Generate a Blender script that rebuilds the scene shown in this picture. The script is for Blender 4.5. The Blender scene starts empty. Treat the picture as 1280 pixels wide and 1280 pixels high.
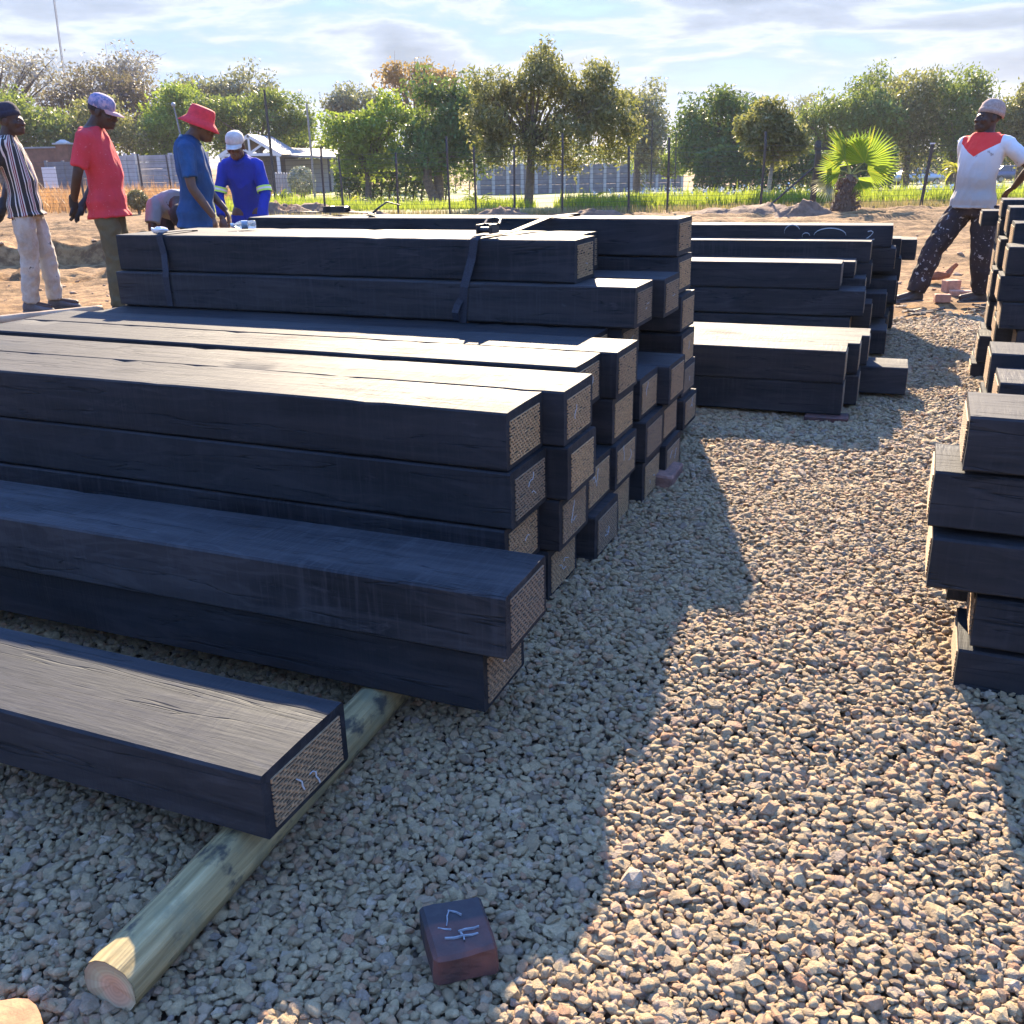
import bpy, bmesh, math, random
import numpy as np
from mathutils import Vector, Matrix, Euler, noise as mnoise

R = math.radians
random.seed(7)
rng = np.random.default_rng(7)
SC = bpy.context.scene
COL = SC.collection

# ------------------------------------------------------------------ camera
CAM_H = 1.22
cam_d = bpy.data.cameras.new('camera')
cam_d.sensor_width = 36.0
cam_d.lens = 36.0 * 1200 / 1280
cam_d.clip_start = 0.05
cam_d.clip_end = 6000
cam = bpy.data.objects.new('camera', cam_d)
COL.objects.link(cam)
PITCH = math.atan(440 / 1200.0)
ROLL = -0.02
cam.matrix_world = Matrix.Translation((0, 0, CAM_H)) @ Matrix.Rotation(math.pi / 2 - PITCH, 4, 'X') @ Matrix.Rotation(ROLL, 4, 'Z')
SC.camera = cam

# ------------------------------------------------------------------ light
SUN_EL = R(27.6)
SUN_AZ = R(3.1)            # clockwise from +Y
sd = bpy.data.lights.new('sun', 'SUN')
sd.energy = 5.0
sd.angle = R(0.55)
sd.color = (1.0, 0.80, 0.56)
sun = bpy.data.objects.new('sun', sd)
COL.objects.link(sun)
to_sun = Vector((math.sin(SUN_AZ) * math.cos(SUN_EL), math.cos(SUN_AZ) * math.cos(SUN_EL), math.sin(SUN_EL)))
sun.rotation_euler = to_sun.to_track_quat('Z', 'Y').to_euler()
sun.location = (0, 30, 40)

SC.view_settings.view_transform = 'Standard'
SC.view_settings.look = 'None'
SC.view_settings.exposure = 2.25
SC.view_settings.gamma = 1
SC.view_settings.use_curve_mapping = False


# ------------------------------------------------------------------ node helper
class NT:
    def __init__(self, tree):
        self.t = tree
        self.n = tree.nodes
        self.l = tree.links

    def node(self, typ, ins=None, **props):
        nd = self.n.new(typ)
        for k, v in props.items():
            setattr(nd, k, v)
        if ins:
            for k, v in ins.items():
                self.set(nd.inputs[k], v)
        return nd

    def set(self, sock, v):
        if isinstance(v, bpy.types.NodeSocket):
            self.l.new(v, sock)
        elif isinstance(v, bpy.types.Node):
            self.l.new(v.outputs[0], sock)
        else:
            if sock.type == 'RGBA' and len(v) == 3:
                v = (*v, 1)
            sock.default_value = v

    def math(self, op, a, b=0.0, c=None):
        nd = self.n.new('ShaderNodeMath')
        nd.operation = op
        self.set(nd.inputs[0], a)
        self.set(nd.inputs[1], b)
        if c is not None:
            self.set(nd.inputs[2], c)
        return nd.outputs[0]

    def mix(self, f, a, b, blend='MIX'):
        nd = self.n.new('ShaderNodeMix')
        nd.data_type = 'RGBA'
        nd.blend_type = blend
        self.set(nd.inputs[0], f)
        self.set(nd.inputs[6], a)
        self.set(nd.inputs[7], b)
        return nd.outputs[2]

    def ramp(self, f, stops, interp='LINEAR'):
        nd = self.n.new('ShaderNodeValToRGB')
        cr = nd.color_ramp
        cr.interpolation = interp
        while len(cr.elements) > 1:
            cr.elements.remove(cr.elements[-1])
        for i, (p, c) in enumerate(stops):
            e = cr.elements[0] if i == 0 else cr.elements.new(p)
            e.position = p
            if isinstance(c, (int, float)):
                c = (c, c, c)
            e.color = (*c, 1)
        self.set(nd.inputs[0], f)
        return nd.outputs[0]

    def noise(self, vec, scale, detail=4, rough=.55, w=None, dist=0.0):
        nd = self.n.new('ShaderNodeTexNoise')
        if w is not None:
            nd.noise_dimensions = '4D'
            self.set(nd.inputs['W'], w)
        if vec is not None:
            self.set(nd.inputs['Vector'], vec)
        nd.inputs['Scale'].default_value = scale
        nd.inputs['Detail'].default_value = detail
        nd.inputs['Roughness'].default_value = rough
        nd.inputs['Distortion'].default_value = dist
        return nd.outputs[0]

    def mapping(self, vec, scale=(1, 1, 1), loc=(0, 0, 0), rot=(0, 0, 0)):
        nd = self.n.new('ShaderNodeMapping')
        self.set(nd.inputs[0], vec)
        nd.inputs['Scale'].default_value = scale
        nd.inputs['Location'].default_value = loc
        nd.inputs['Rotation'].default_value = rot
        return nd.outputs[0]

    def bump(self, h, strength=.3, dist=.01, normal=None):
        nd = self.n.new('ShaderNodeBump')
        self.set(nd.inputs['Height'], h)
        nd.inputs['Strength'].default_value = strength
        nd.inputs['Distance'].default_value = dist
        if normal is not None:
            self.set(nd.inputs['Normal'], normal)
        return nd.outputs[0]


def new_mat(name):
    m = bpy.data.materials.new(name)
    m.use_nodes = True
    nt = NT(m.node_tree)
    b = m.node_tree.nodes['Principled BSDF']
    tc = nt.n.new('ShaderNodeTexCoord')
    return m, nt, b, tc


def simple_mat(name, col, rough=.7, var=.25, scale=8, bump=.0, metal=0.0, col2=None, spec=.5, bdist=.01):
    m, nt, b, tc = new_mat(name)
    n = nt.noise(tc.outputs['Object'], scale, 5)
    c2 = col2 or tuple(c * (1 - var) for c in col)
    c1 = tuple(min(1, c * (1 + var * .5)) for c in col)
    nt.set(b.inputs['Base Color'], nt.ramp(n, [(.3, c2), (.7, c1)]))
    b.inputs['Roughness'].default_value = rough
    b.inputs['Metallic'].default_value = metal
    b.inputs['Specular IOR Level'].default_value = spec
    if bump:
        n2 = nt.noise(tc.outputs['Object'], scale * 4, 4)
        nt.set(b.inputs['Normal'], nt.bump(n2, bump, bdist))
    return m


# ------------------------------------------------------------------ sky
W = bpy.data.worlds.new('World')
SC.world = W
W.use_nodes = True
wn = NT(W.node_tree)
bg = W.node_tree.nodes['Background']
sky = wn.node('ShaderNodeTexSky', sky_type='NISHITA', sun_disc=False, sun_elevation=SUN_EL, sun_rotation=SUN_AZ,
              altitude=1200, air_density=1.0, dust_density=1.4, ozone_density=1.2)
tcw = wn.n.new('ShaderNodeTexCoord')
sx = wn.node('ShaderNodeSeparateXYZ', {0: tcw.outputs['Generated']})
den = wn.math('ADD', wn.math('MAXIMUM', sx.outputs[2], 0.0), .10)
cx = wn.math('DIVIDE', sx.outputs[0], den)
cy = wn.math('DIVIDE', sx.outputs[1], den)
cvec = wn.node('ShaderNodeCombineXYZ', {0: cx, 1: cy, 2: 0.0}).outputs[0]
puff = wn.mapping(tcw.outputs['Generated'], (5.0, 5.0, 20.0), (2.3, .4, .2))
n1 = wn.noise(puff, 1.0, 9, .58, dist=.25)
n2 = wn.noise(wn.mapping(cvec, (.5, .8, 1), (1.0, 5.0, 2)), 1.6, 8, .6, dist=.2)
dens = wn.math('ADD', wn.math('MULTIPLY', n1, .66), wn.math('MULTIPLY', n2, .34))
thin = wn.ramp(sx.outputs[2], [(.12, 1), (.55, .15)])
mask = wn.math('MULTIPLY', wn.ramp(dens, [(.40, 0), (.50, .8), (.62, 1)]), thin)
edge = wn.ramp(dens, [(.44, (1.05, 1.5, 2.0)), (.50, (2.9, 3.05, 3.2)), (.55, (1.6, 1.85, 2.1)), (.63, (.95, 1.25, 1.55))])
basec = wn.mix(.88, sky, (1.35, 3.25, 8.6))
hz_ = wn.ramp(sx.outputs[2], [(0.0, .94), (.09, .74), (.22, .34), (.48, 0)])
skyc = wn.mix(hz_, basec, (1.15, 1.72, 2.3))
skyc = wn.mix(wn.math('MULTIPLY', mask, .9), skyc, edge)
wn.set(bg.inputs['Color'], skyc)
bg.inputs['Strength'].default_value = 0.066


# ------------------------------------------------------------------ object helpers
def link(o, parent=None):
    COL.objects.link(o)
    if parent is not None:
        o.parent = parent
    return o


def mobj(name, me, mat=None, parent=None, loc=None, rotz=None):
    o = bpy.data.objects.new(name, me)
    if mat is not None and not me.materials:
        me.materials.append(mat)
    link(o, parent)
    if loc is not None:
        o.location = loc
    if rotz is not None:
        o.rotation_euler = (0, 0, rotz)
    return o


def bobj(name, bm, mat=None, parent=None, loc=None, rotz=None, smooth=False):
    me = bpy.data.meshes.new(name)
    bm.to_mesh(me)
    bm.free()
    if smooth:
        me.shade_smooth()
    return mobj(name, me, mat, parent, loc, rotz)


def tag(o, label=None, cat=None, group=None, kind=None):
    if label:
        o['label'] = label
    if cat:
        o['category'] = cat
    if group:
        o['group'] = group
    if kind:
        o['kind'] = kind
    return o


def empty(name, loc=(0, 0, 0), rotz=0.0):
    o = bpy.data.objects.new(name, None)
    o.empty_display_size = .1
    o.location = loc
    o.rotation_euler = (0, 0, rotz)
    return link(o)


def mesh_from(name, verts, faces):
    me = bpy.data.meshes.new(name)
    me.from_pydata([tuple(v) for v in verts], [], faces)
    me.update()
    return me


def quads_mesh(name, V):
    """V: (n,4,3) array of quads -> mesh"""
    n = len(V)
    me = bpy.data.meshes.new(name)
    me.vertices.add(n * 4)
    me.vertices.foreach_set('co', np.ascontiguousarray(V.reshape(-1), dtype=np.float32))
    me.loops.add(n * 4)
    me.loops.foreach_set('vertex_index', np.arange(n * 4, dtype=np.int32))
    me.polygons.add(n)
    me.polygons.foreach_set('loop_start', np.arange(0, n * 4, 4, dtype=np.int32))
    me.polygons.foreach_set('loop_total', np.full(n, 4, dtype=np.int32))
    me.update(calc_edges=True)
    return me


def add_box(bm, lo, hi, M=None, bevel=0.0):
    g = bmesh.ops.create_cube(bm, size=1)
    vs = g['verts']
    for v in vs:
        p = Vector([lo[i] + (v.co[i] + .5) * (hi[i] - lo[i]) for i in range(3)])
        v.co = p
    if bevel:
        es = list({e for v in vs for e in v.link_edges})
        r = bmesh.ops.bevel(bm, geom=es, offset=bevel, segments=1, affect='EDGES')
        vs = [v for v in r['verts']]
        vs = list({v for f in r['faces'] for v in f.verts} | set(vs))
    if M is not None:
        for v in vs:
            v.co = M @ v.co
    return vs


def add_tube(bm, pts, radii, n=8, cap=True):
    pts = [Vector(p) for p in pts]
    if not hasattr(radii, '__len__'):
        radii = [radii] * len(pts)
    rings = []
    ref = None
    for i, p in enumerate(pts):
        a = pts[max(0, i - 1)]
        b = pts[min(len(pts) - 1, i + 1)]
        d = (b - a).normalized()
        if ref is None:
            ref = d.orthogonal().normalized()
        ref = (ref - d * ref.dot(d))
        if ref.length < 1e-5:
            ref = d.orthogonal()
        ref.normalize()
        s = d.cross(ref)
        rings.append([bm.verts.new(p + (ref * math.cos(2 * math.pi * k / n) + s * math.sin(2 * math.pi * k / n)) * radii[i]) for k in range(n)])
    for a, b in zip(rings, rings[1:]):
        for k in range(n):
            bm.faces.new((a[k], a[(k + 1) % n], b[(k + 1) % n], b[k]))
    if cap:
        bm.faces.new(rings[0][::-1])
        bm.faces.new(rings[-1])
    return rings


def smooth01(a, b, x):
    t = np.clip((x - a) / (b - a), 0, 1)
    return t * t * (3 - 2 * t)


# smooth value noise on arrays (for height fields)
def vnoise(x, y, seed=0):
    xi = np.floor(x).astype(np.int64)
    yi = np.floor(y).astype(np.int64)
    xf = x - xi
    yf = y - yi

    def h(a, b):
        k = (a * 374761393 + b * 668265263 + seed * 982451653) & 0xffffffff
        k = ((k ^ (k >> 13)) * 1274126177) & 0xffffffff
        k = k ^ (k >> 16)
        return (k & 0xffff) / 65535.0
    u = xf * xf * (3 - 2 * xf)
    v = yf * yf * (3 - 2 * yf)
    return (h(xi, yi) * (1 - u) + h(xi + 1, yi) * u) * (1 - v) + (h(xi, yi + 1) * (1 - u) + h(xi + 1, yi + 1) * u) * v - .5


# main timber axes: U runs along the sleepers to the left, VV runs away from the camera
TH = R(23)
UA = np.array([-math.cos(TH), math.sin(TH)])
VA = np.array([math.sin(TH), math.cos(TH)])


def gravel_h(x, y):
    v = x * VA[0] + y * VA[1]
    base = .045 * smooth01(1.5, 2.3, v) * (1 - smooth01(6.5, 7.6, y))
    return base + .035 * vnoise(x * 1.3, y * 1.3, 3) + .018 * vnoise(x * 4, y * 4, 5)


def ground_z(x, y):
    """overall fall of the land beyond the wire fence"""
    s = smooth01(-13, -2, x)
    return -.024 * np.clip(y - 24, 0, 110) * s


def gz(x, y):
    return float(ground_z(np.array(float(x)), np.array(float(y))))


# pixel of the photograph + distance -> point in the place (only used for things far away)
_c, _s = math.cos(PITCH), math.sin(PITCH)


def px_ray(px, py):
    x2, y2 = (px - 640) / 1200, (py - 640) / 1200
    cr, sr = math.cos(ROLL), math.sin(ROLL)
    X = cr * x2 + sr * y2
    Y = -sr * x2 + cr * y2
    return X, _c - Y * _s, -_s - Y * _c


def at(px, py, Y):
    r = px_ray(px, py)
    t = Y / r[1]
    return Vector((r[0] * t, Y, CAM_H + r[2] * t))
# ------------------------------------------------------------------ ground
def grid_mesh(name, xs, ys, hf):
    X, Y = np.meshgrid(xs, ys)
    Z = hf(X, Y)
    nx, ny = len(xs), len(ys)
    co = np.stack([X, Y, Z], -1).reshape(-1, 3)
    i = np.arange(nx - 1)[None, :] + (np.arange(ny - 1) * nx)[:, None]
    F = np.stack([i, i + 1, i + 1 + nx, i + nx], -1).reshape(-1, 4)
    me = bpy.data.meshes.new(name)
    me.vertices.add(len(co))
    me.vertices.foreach_set('co', co.astype(np.float32).reshape(-1))
    me.loops.add(F.size)
    me.loops.foreach_set('vertex_index', F.astype(np.int32).reshape(-1))
    me.polygons.add(len(F))
    me.polygons.foreach_set('loop_start', np.arange(0, F.size, 4, dtype=np.int32))
    me.polygons.foreach_set('loop_total', np.full(len(F), 4, dtype=np.int32))
    me.update(calc_edges=True)
    me.shade_smooth()
    return me


def soil_h(x, y):
    z = ground_z(x, y)
    near = smooth01(6.8, 8.2, y) * (1 - smooth01(24, 27, y)) * (1 - smooth01(13, 18, np.abs(x)))
    # long wheel ruts running left to right
    yy = y + .25 * vnoise(x * .35, y * .2, 11) * 2
    rut = .075 * np.sin(yy * 5.2) * (.35 + .65 * (vnoise(x * .5, y * .8, 12) + .5)) * smooth01(10, 12, y)
    cl = .06 * vnoise(x * 2.2, y * 2.2, 13) + .03 * vnoise(x * 6, y * 6, 14) + .016 * vnoise(x * 13, y * 13, 15)
    # dug trench and its spoil bank on the left
    tr = smooth01(-1.5, -2.6, x)
    yc = y - 12.6 - .25 * vnoise(x * .7, y * 0, 16) * 2
    yb = y - 13.6 - .3 * vnoise(x * .8, y * 0, 16)
    bank = .36 * smooth01(-.02, .14, yb) * (1 - smooth01(.5, 2.2, yb)) * (.85 + .6 * vnoise(x * 2.2, y * 0, 17)) - .06 * np.exp(-((yb + .35) / .3) ** 2)
    bank2 = .15 * np.exp(-((y - 11.7) / .3) ** 2) * (.6 + 1.6 * vnoise(x * 4.2, y * 4.2, 18) + 1.2 * vnoise(x * 9, y * 9, 48))
    bank3 = .16 * np.exp(-((y - 17.3) / .9) ** 2) * (.6 + vnoise(x * .9, y * .9, 28))
    clod = .06 * np.clip(vnoise(x * 4.5, y * 4.5, 19) - .18, 0, 1) * 3
    z = z + near * (rut + cl + tr * (bank + bank2 + bank3) + clod * .5) - .03
    return np.where(y < 6.6, -.06, z)


xs = np.concatenate([[-2500, -800, -300, -120, -60, -35, -24, -18], np.arange(-14, 14.01, .09), [18, 24, 35, 60, 120, 300, 800, 2500]])
ys = np.concatenate([[-40, -10, -2, 2, 5, 6.2, 6.6], np.arange(6.8, 27, .075), [27.5, 28.5, 30, 34, 40, 50, 65, 90, 134, 250, 600, 1500, 4000]])
m, nt, b, tc = new_mat('soil')
P = tc.outputs['Object']
n1 = nt.noise(P, .6, 6, .6)
n2 = nt.noise(P, 7, 6, .65)
n3 = nt.noise(P, 45, 4, .7)
c = nt.ramp(n1, [(.3, (.19, .108, .045)), (.5, (.25, .150, .066)), (.7, (.31, .195, .095))])
c = nt.mix(nt.ramp(n2, [(.42, .8), (.58, 0)]), c, (.085, .045, .022))
c = nt.mix(nt.ramp(n3, [(.62, 0), (.72, .5)]), c, (.42, .29, .18))
nt.set(b.inputs['Base Color'], c)
b.inputs['Roughness'].default_value = .95
b.inputs['Specular IOR Level'].default_value = .15
nt.set(b.inputs['Normal'], nt.bump(nt.math('ADD', n2, nt.math('MULTIPLY', n3, .4)), .8, .03))
MAT_SOIL = m
tag(mobj('ground', grid_mesh('ground', xs, ys, soil_h), MAT_SOIL), 'bare orange brown earth with wheel ruts', kind='structure')

# gravel bed (the packed stones below the loose ones)
m, nt, b, tc = new_mat('gravel_bed')
P = tc.outputs['Object']
v = nt.node('ShaderNodeTexVoronoi', {'Vector': P, 'Scale': 42.0})
hsv = nt.ramp(nt.node('ShaderNodeSeparateColor', {0: v.outputs['Color']}).outputs[0], [(0, (.30, .22, .15)), (.5, (.40, .30, .21)), (1, (.48, .37, .26))])
c = nt.mix(nt.ramp(v.outputs['Distance'], [(.25, 0), (.6, .75)]), hsv, (.07, .05, .035))
nt.set(b.inputs['Base Color'], c)
b.inputs['Roughness'].default_value = .95
b.inputs['Specular IOR Level'].default_value = .2
nt.set(b.inputs['Normal'], nt.bump(nt.math('MULTIPLY', v.outputs['Distance'], -1.0), 1.0, .03))


def gb_h(x, y):
    return gravel_h(x, y) - .016 - .10 * smooth01(7.5, 8.3, y + .35 * vnoise(x * 1.7, y * 0, 41))


tag(mobj('gravel_bed', grid_mesh('gravel_bed', np.arange(-9, 9.01, .12), np.arange(-2.0, 8.6, .12), gb_h), m),
    'bed of packed tan crushed stone under the sleepers', kind='structure')

# loose stones: points + geometry nodes
m, nt, b, tc = new_mat('stone')
oi = nt.n.new('ShaderNodeObjectInfo')
P = tc.outputs['Object']
rnd = oi.outputs['Random']
r2 = nt.math('FRACT', nt.math('MULTIPLY', rnd, 37.7))
c = nt.ramp(rnd, [(0, (.24, .165, .11)), (.12, (.54, .39, .21)), (.28, (.71, .53, .29)), (.44, (.44, .32, .19)), (.6, (.75, .56, .32)),
                  (.72, (.38, .31, .26)), (.84, (.70, .42, .23)), (.94, (.54, .27, .15)), (1.0, (.82, .66, .48))])
nz = nt.noise(P, 1.6, 4, .6, w=nt.math('MULTIPLY', rnd, 50.0))
c = nt.mix(nt.ramp(nz, [(.35, .55), (.62, 0)]), c, (.24, .18, .12))
c = nt.mix(nt.math('MULTIPLY', r2, .4), c, (.73, .56, .32))
nt.set(b.inputs['Base Color'], c)
b.inputs['Roughness'].default_value = .8
b.inputs['Specular IOR Level'].default_value = .3
nf = nt.noise(P, 5.0, 5, .7, w=nt.math('MULTIPLY', rnd, 31.0))
nt.set(b.inputs['Normal'], nt.bump(nf, .7, .25))
MAT_STONE = m

g = bpy.data.node_groups.new('stones', 'GeometryNodeTree')
g.interface.new_socket('Geometry', in_out='INPUT', socket_type='NodeSocketGeometry')
g.interface.new_socket('Geometry', in_out='OUTPUT', socket_type='NodeSocketGeometry')
gi = g.nodes.new('NodeGroupInput')
go = g.nodes.new('NodeGroupOutput')
jn = g.nodes.new('GeometryNodeJoinGeometry')
for k in range(14):
    ico = g.nodes.new('GeometryNodeMeshIcoSphere')
    ico.inputs['Radius'].default_value = 1.0
    ico.inputs['Subdivisions'].default_value = 2
    wn_ = g.nodes.new('ShaderNodeTexNoise')
    wn_.noise_dimensions = '4D'
    wn_.inputs['W'].default_value = k * 7.31
    wn_.inputs['Scale'].default_value = 1.15
    wn_.inputs['Detail'].default_value = 1.5
    wn_.inputs['Roughness'].default_value = .55
    sub = g.nodes.new('ShaderNodeVectorMath')
    sub.operation = 'SUBTRACT'
    g.links.new(wn_.outputs['Color'], sub.inputs[0])
    sub.inputs[1].default_value = (.5, .5, .5)
    mul = g.nodes.new('ShaderNodeVectorMath')
    mul.operation = 'MULTIPLY'
    g.links.new(sub.outputs[0], mul.inputs[0])
    mul.inputs[1].default_value = (2.7, 2.7, 2.4)
    sp = g.nodes.new('GeometryNodeSetPosition')
    g.links.new(ico.outputs['Mesh'], sp.inputs['Geometry'])
    g.links.new(mul.outputs[0], sp.inputs['Offset'])
    tr = g.nodes.new('GeometryNodeTransform')
    g.links.new(sp.outputs[0], tr.inputs['Geometry'])
    rs = random.Random(k)
    tr.inputs['Scale'].default_value = (rs.uniform(.9, 1.25), rs.uniform(.75, .98), rs.uniform(.50, .68))
    sm = g.nodes.new('GeometryNodeSetMaterial')
    sm.inputs['Material'].default_value = MAT_STONE
    src = tr
    if k % 7 != 2:      # most stones are angular chips, some are rounded
        hull = g.nodes.new('GeometryNodeConvexHull')
        g.links.new(tr.outputs[0], hull.inputs[0])
        src = hull
    ss = g.nodes.new('GeometryNodeSetShadeSmooth')
    g.links.new(src.outputs[0], ss.inputs['Geometry'])
    ss.inputs['Shade Smooth'].default_value = (k % 3 == 1)
    g.links.new(ss.outputs[0], sm.inputs['Geometry'])
    g2i = g.nodes.new('GeometryNodeGeometryToInstance')
    g.links.new(sm.outputs[0], g2i.inputs[0])
    g.links.new(g2i.outputs[0], jn.inputs[0])
iop = g.nodes.new('GeometryNodeInstanceOnPoints')
g.links.new(gi.outputs[0], iop.inputs['Points'])
g.links.new(jn.outputs[0], iop.inputs['Instance'])
iop.inputs['Pick Instance'].default_value = True
for nm, dt, sock in (('idx', 'INT', 'Instance Index'), ('rot', 'FLOAT_VECTOR', 'Rotation'), ('scl', 'FLOAT', 'Scale')):
    na = g.nodes.new('GeometryNodeInputNamedAttribute')
    na.data_type = dt
    na.inputs['Name'].default_value = nm
    out = [o for o in na.outputs if o.enabled and o.name == 'Attribute'][0]
    if sock == 'Rotation':
        e2r = g.nodes.new('FunctionNodeEulerToRotation')
        g.links.new(out, e2r.inputs[0])
        out = e2r.outputs[0]
    g.links.new(out, iop.inputs[sock])
g.links.new(iop.outputs[0], go.inputs[0])


def stone_points():
    P_, S_ = [], []
    for (y0, y1, sp, dm, lay) in ((.55, 3.4, .0132, .0146, 2), (3.4, 5.4, .0165, .0175, 2), (5.4, 7.9, .0225, .0225, 1)):
        for ly in range(lay):
            xs_ = np.arange(-6.2, 6.2, sp)
            ys_ = np.arange(y0, y1, sp)
            X, Y = np.meshgrid(xs_, ys_)
            X = X.ravel() + rng.uniform(-.5, .5, X.size) * sp
            Y = Y.ravel() + rng.uniform(-.5, .5, Y.size) * sp
            keep = np.abs(X) < .60 * Y + .75
            if ly:
                keep &= rng.random(X.size) < .7
            if y1 > 7:
                keep &= rng.random(X.size) < np.clip((7.85 - Y - .4 * vnoise(X * 1.5, Y * 0, 41)) * 1.8, .02, 1)
            X, Y = X[keep], Y[keep]
            d = dm * np.exp(rng.normal(0, .27, X.size))
            big = rng.random(X.size) < .012
            d = np.where(big, d * 1.7, d)
            d = np.clip(d, .008, .04)
            Z = gravel_h(X, Y) + (rng.uniform(-.006, .000, X.size) if not ly else rng.uniform(.000, .007, X.size))
            P_.append(np.stack([X, Y, Z], -1))
            S_.append(d * .5)
    return np.concatenate(P_), np.concatenate(S_)


def points_obj(name, P_, S_, seed):
    r_ = np.random.default_rng(seed)
    me = bpy.data.meshes.new(name)
    me.vertices.add(len(P_))
    me.vertices.foreach_set('co', P_.astype(np.float32).reshape(-1))
    a = me.attributes.new('idx', 'INT', 'POINT')
    a.data.foreach_set('value', r_.integers(0, 14, len(P_)).astype(np.int32))
    a = me.attributes.new('scl', 'FLOAT', 'POINT')
    a.data.foreach_set('value', S_.astype(np.float32))
    a = me.attributes.new('rot', 'FLOAT_VECTOR', 'POINT')
    rr = np.stack([r_.normal(0, .32, len(P_)), r_.normal(0, .32, len(P_)), r_.uniform(0, 6.28, len(P_))], -1)
    a.data.foreach_set('vector', rr.astype(np.float32).reshape(-1))
    me.update()
    o = mobj(name, me, MAT_STONE)
    md = o.modifiers.new('stones', 'NODES')
    md.node_group = g
    return o


_p, _sz = stone_points()
tag(points_obj('gravel', _p, _sz, 1), 'loose tan and grey crushed stone chips covering the yard', 'gravel', kind='stuff')
# clods and crumbs of earth on the bare soil
n_ = 900
Y = 8.0 + rng.random(n_) ** 1.5 * 12
X = rng.uniform(-1, 1, n_) * (Y * .58)
Z = soil_h(X, Y)
S = np.clip(np.exp(rng.normal(-4.2, .5, n_)), .006, .05)
clods = points_obj('soil_clods', np.stack([X, Y, Z], -1), S, 2)
m_clod = simple_mat('clod', (.34, .21, .12), .95, .3, 3, .5)
g_c = g.copy()
for nd in g_c.nodes:
    if nd.bl_idname == 'GeometryNodeSetMaterial':
        nd.inputs['Material'].default_value = m_clod
clods.modifiers[0].node_group = g_c
tag(clods, 'crumbs and clods of brown earth scattered over the bare soil', 'soil', kind='stuff')
# ------------------------------------------------------------------ timber sleepers
m, nt, b, tc = new_mat('creosoted_timber')
oi = nt.n.new('ShaderNodeObjectInfo')
P = tc.outputs['Object']
rnd = oi.outputs['Random']
w1 = nt.math('MULTIPLY', rnd, 40.0)
grain = nt.noise(nt.mapping(P, (1.4, 26, 26)), 1.0, 6, .62, w=w1, dist=.6)
saw = nt.noise(nt.mapping(P, (85, 9, 5), rot=(0, 0, .16)), 1.0, 4, .6, w=w1, dist=.5)
blot = nt.noise(nt.mapping(P, (2.2, 5, 5)), 1.0, 5, .6, w=w1, dist=.4)
fine = nt.noise(nt.mapping(P, (14, 120, 120)), 1.0, 4, .65, w=w1)
fig = nt.noise(nt.mapping(P, (1.1, 7, 7)), 1.0, 4, .5, w=w1, dist=1.6)
bands = nt.math('SINE', nt.math('MULTIPLY', fig, 46.0))
scuff = nt.noise(nt.mapping(P, (5, 22, 22)), 1.0, 7, .72, w=w1, dist=.8)
crack = nt.math('ABSOLUTE', nt.math('SUBTRACT', nt.noise(nt.mapping(P, (.9, 17, 17)), 1.0, 3, .55, w=w1, dist=.35), .5))
c = nt.ramp(grain, [(.30, (.0065, .0062, .0072)), (.5, (.017, .0165, .0185)), (.72, (.037, .0355, .038))])
c = nt.mix(nt.ramp(blot, [(.45, 0), (.66, .7)]), c, (.047, .045, .048))
c = nt.mix(nt.math('MULTIPLY', nt.ramp(bands, [(.2, 0), (.9, .45)]), nt.ramp(blot, [(.40, 0), (.6, 1)])), c, (.060, .058, .062))
c = nt.mix(nt.math('MULTIPLY', nt.ramp(rnd, [(.3, 0), (.9, .5)]), nt.ramp(grain, [(.4, .2), (.7, 1)])), c, (.055, .045, .040))
c = nt.mix(nt.math('MULTIPLY', nt.ramp(saw, [(.50, 0), (.66, .45)]), nt.ramp(nt.math('FRACT', nt.math('MULTIPLY', rnd, 13.0)), [(.3, .25), (.7, 1)])), c, (.057, .056, .062))
c = nt.mix(nt.ramp(scuff, [(.60, 0), (.70, .55)]), c, (.088, .090, .102))
c = nt.mix(nt.ramp(fine, [(.60, 0), (.75, .45)]), c, (.005, .005, .006))
c = nt.mix(nt.math('MULTIPLY_ADD', nt.math('FRACT', nt.math('MULTIPLY', rnd, 7.3)), .45, .12), c, (.008, .0085, .010))
c = nt.mix(nt.ramp(crack, [(.0, .8), (.006, 0)]), c, (.002, .002, .002))
nt.set(b.inputs['Base Color'], c)
rg = nt.math('ADD', nt.math('MULTIPLY', blot, .42), nt.math('ADD', nt.math('MULTIPLY', saw, .16), nt.math('MULTIPLY', scuff, .22)))
nt.set(b.inputs['Roughness'], nt.math('ADD', rg, .31))
b.inputs['Specular IOR Level'].default_value = .27
b.inputs['Specular Tint'].default_value = (.58, .79, 1.0, 1)
sawk = nt.ramp(nt.noise(P, 1.6, 3, w=w1), [(.42, .15), (.58, 1)])
h = nt.math('ADD', nt.math('MULTIPLY', nt.math('MULTIPLY', saw, sawk), .9), nt.math('ADD', nt.math('MULTIPLY', grain, .7), nt.math('MULTIPLY', fine, .25)))
h = nt.math('ADD', h, nt.ramp(crack, [(.0, .35), (.008, .8)]))
nt.set(b.inputs['Normal'], nt.bump(h, .8, .005))
MAT_TIMBER = m

MAT_PLATE = simple_mat('nail_plate_metal', (.54, .345, .17), .6, .35, 14, .2, metal=.0, col2=(.19, .12, .06))
_nt = NT(MAT_PLATE.node_tree)
_b = MAT_PLATE.node_tree.nodes['Principled BSDF']
_pc = _b.inputs['Base Color'].links[0].from_socket
_r = _nt.n.new('ShaderNodeObjectInfo').outputs['Random']
_nt.set(_b.inputs['Base Color'], _nt.mix(_nt.math('MULTIPLY', _r, .65), _pc, (.10, .085, .075)))
MAT_CHALK = simple_mat('chalk', (.40, .44, .47), .9, .15, 60)

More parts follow.
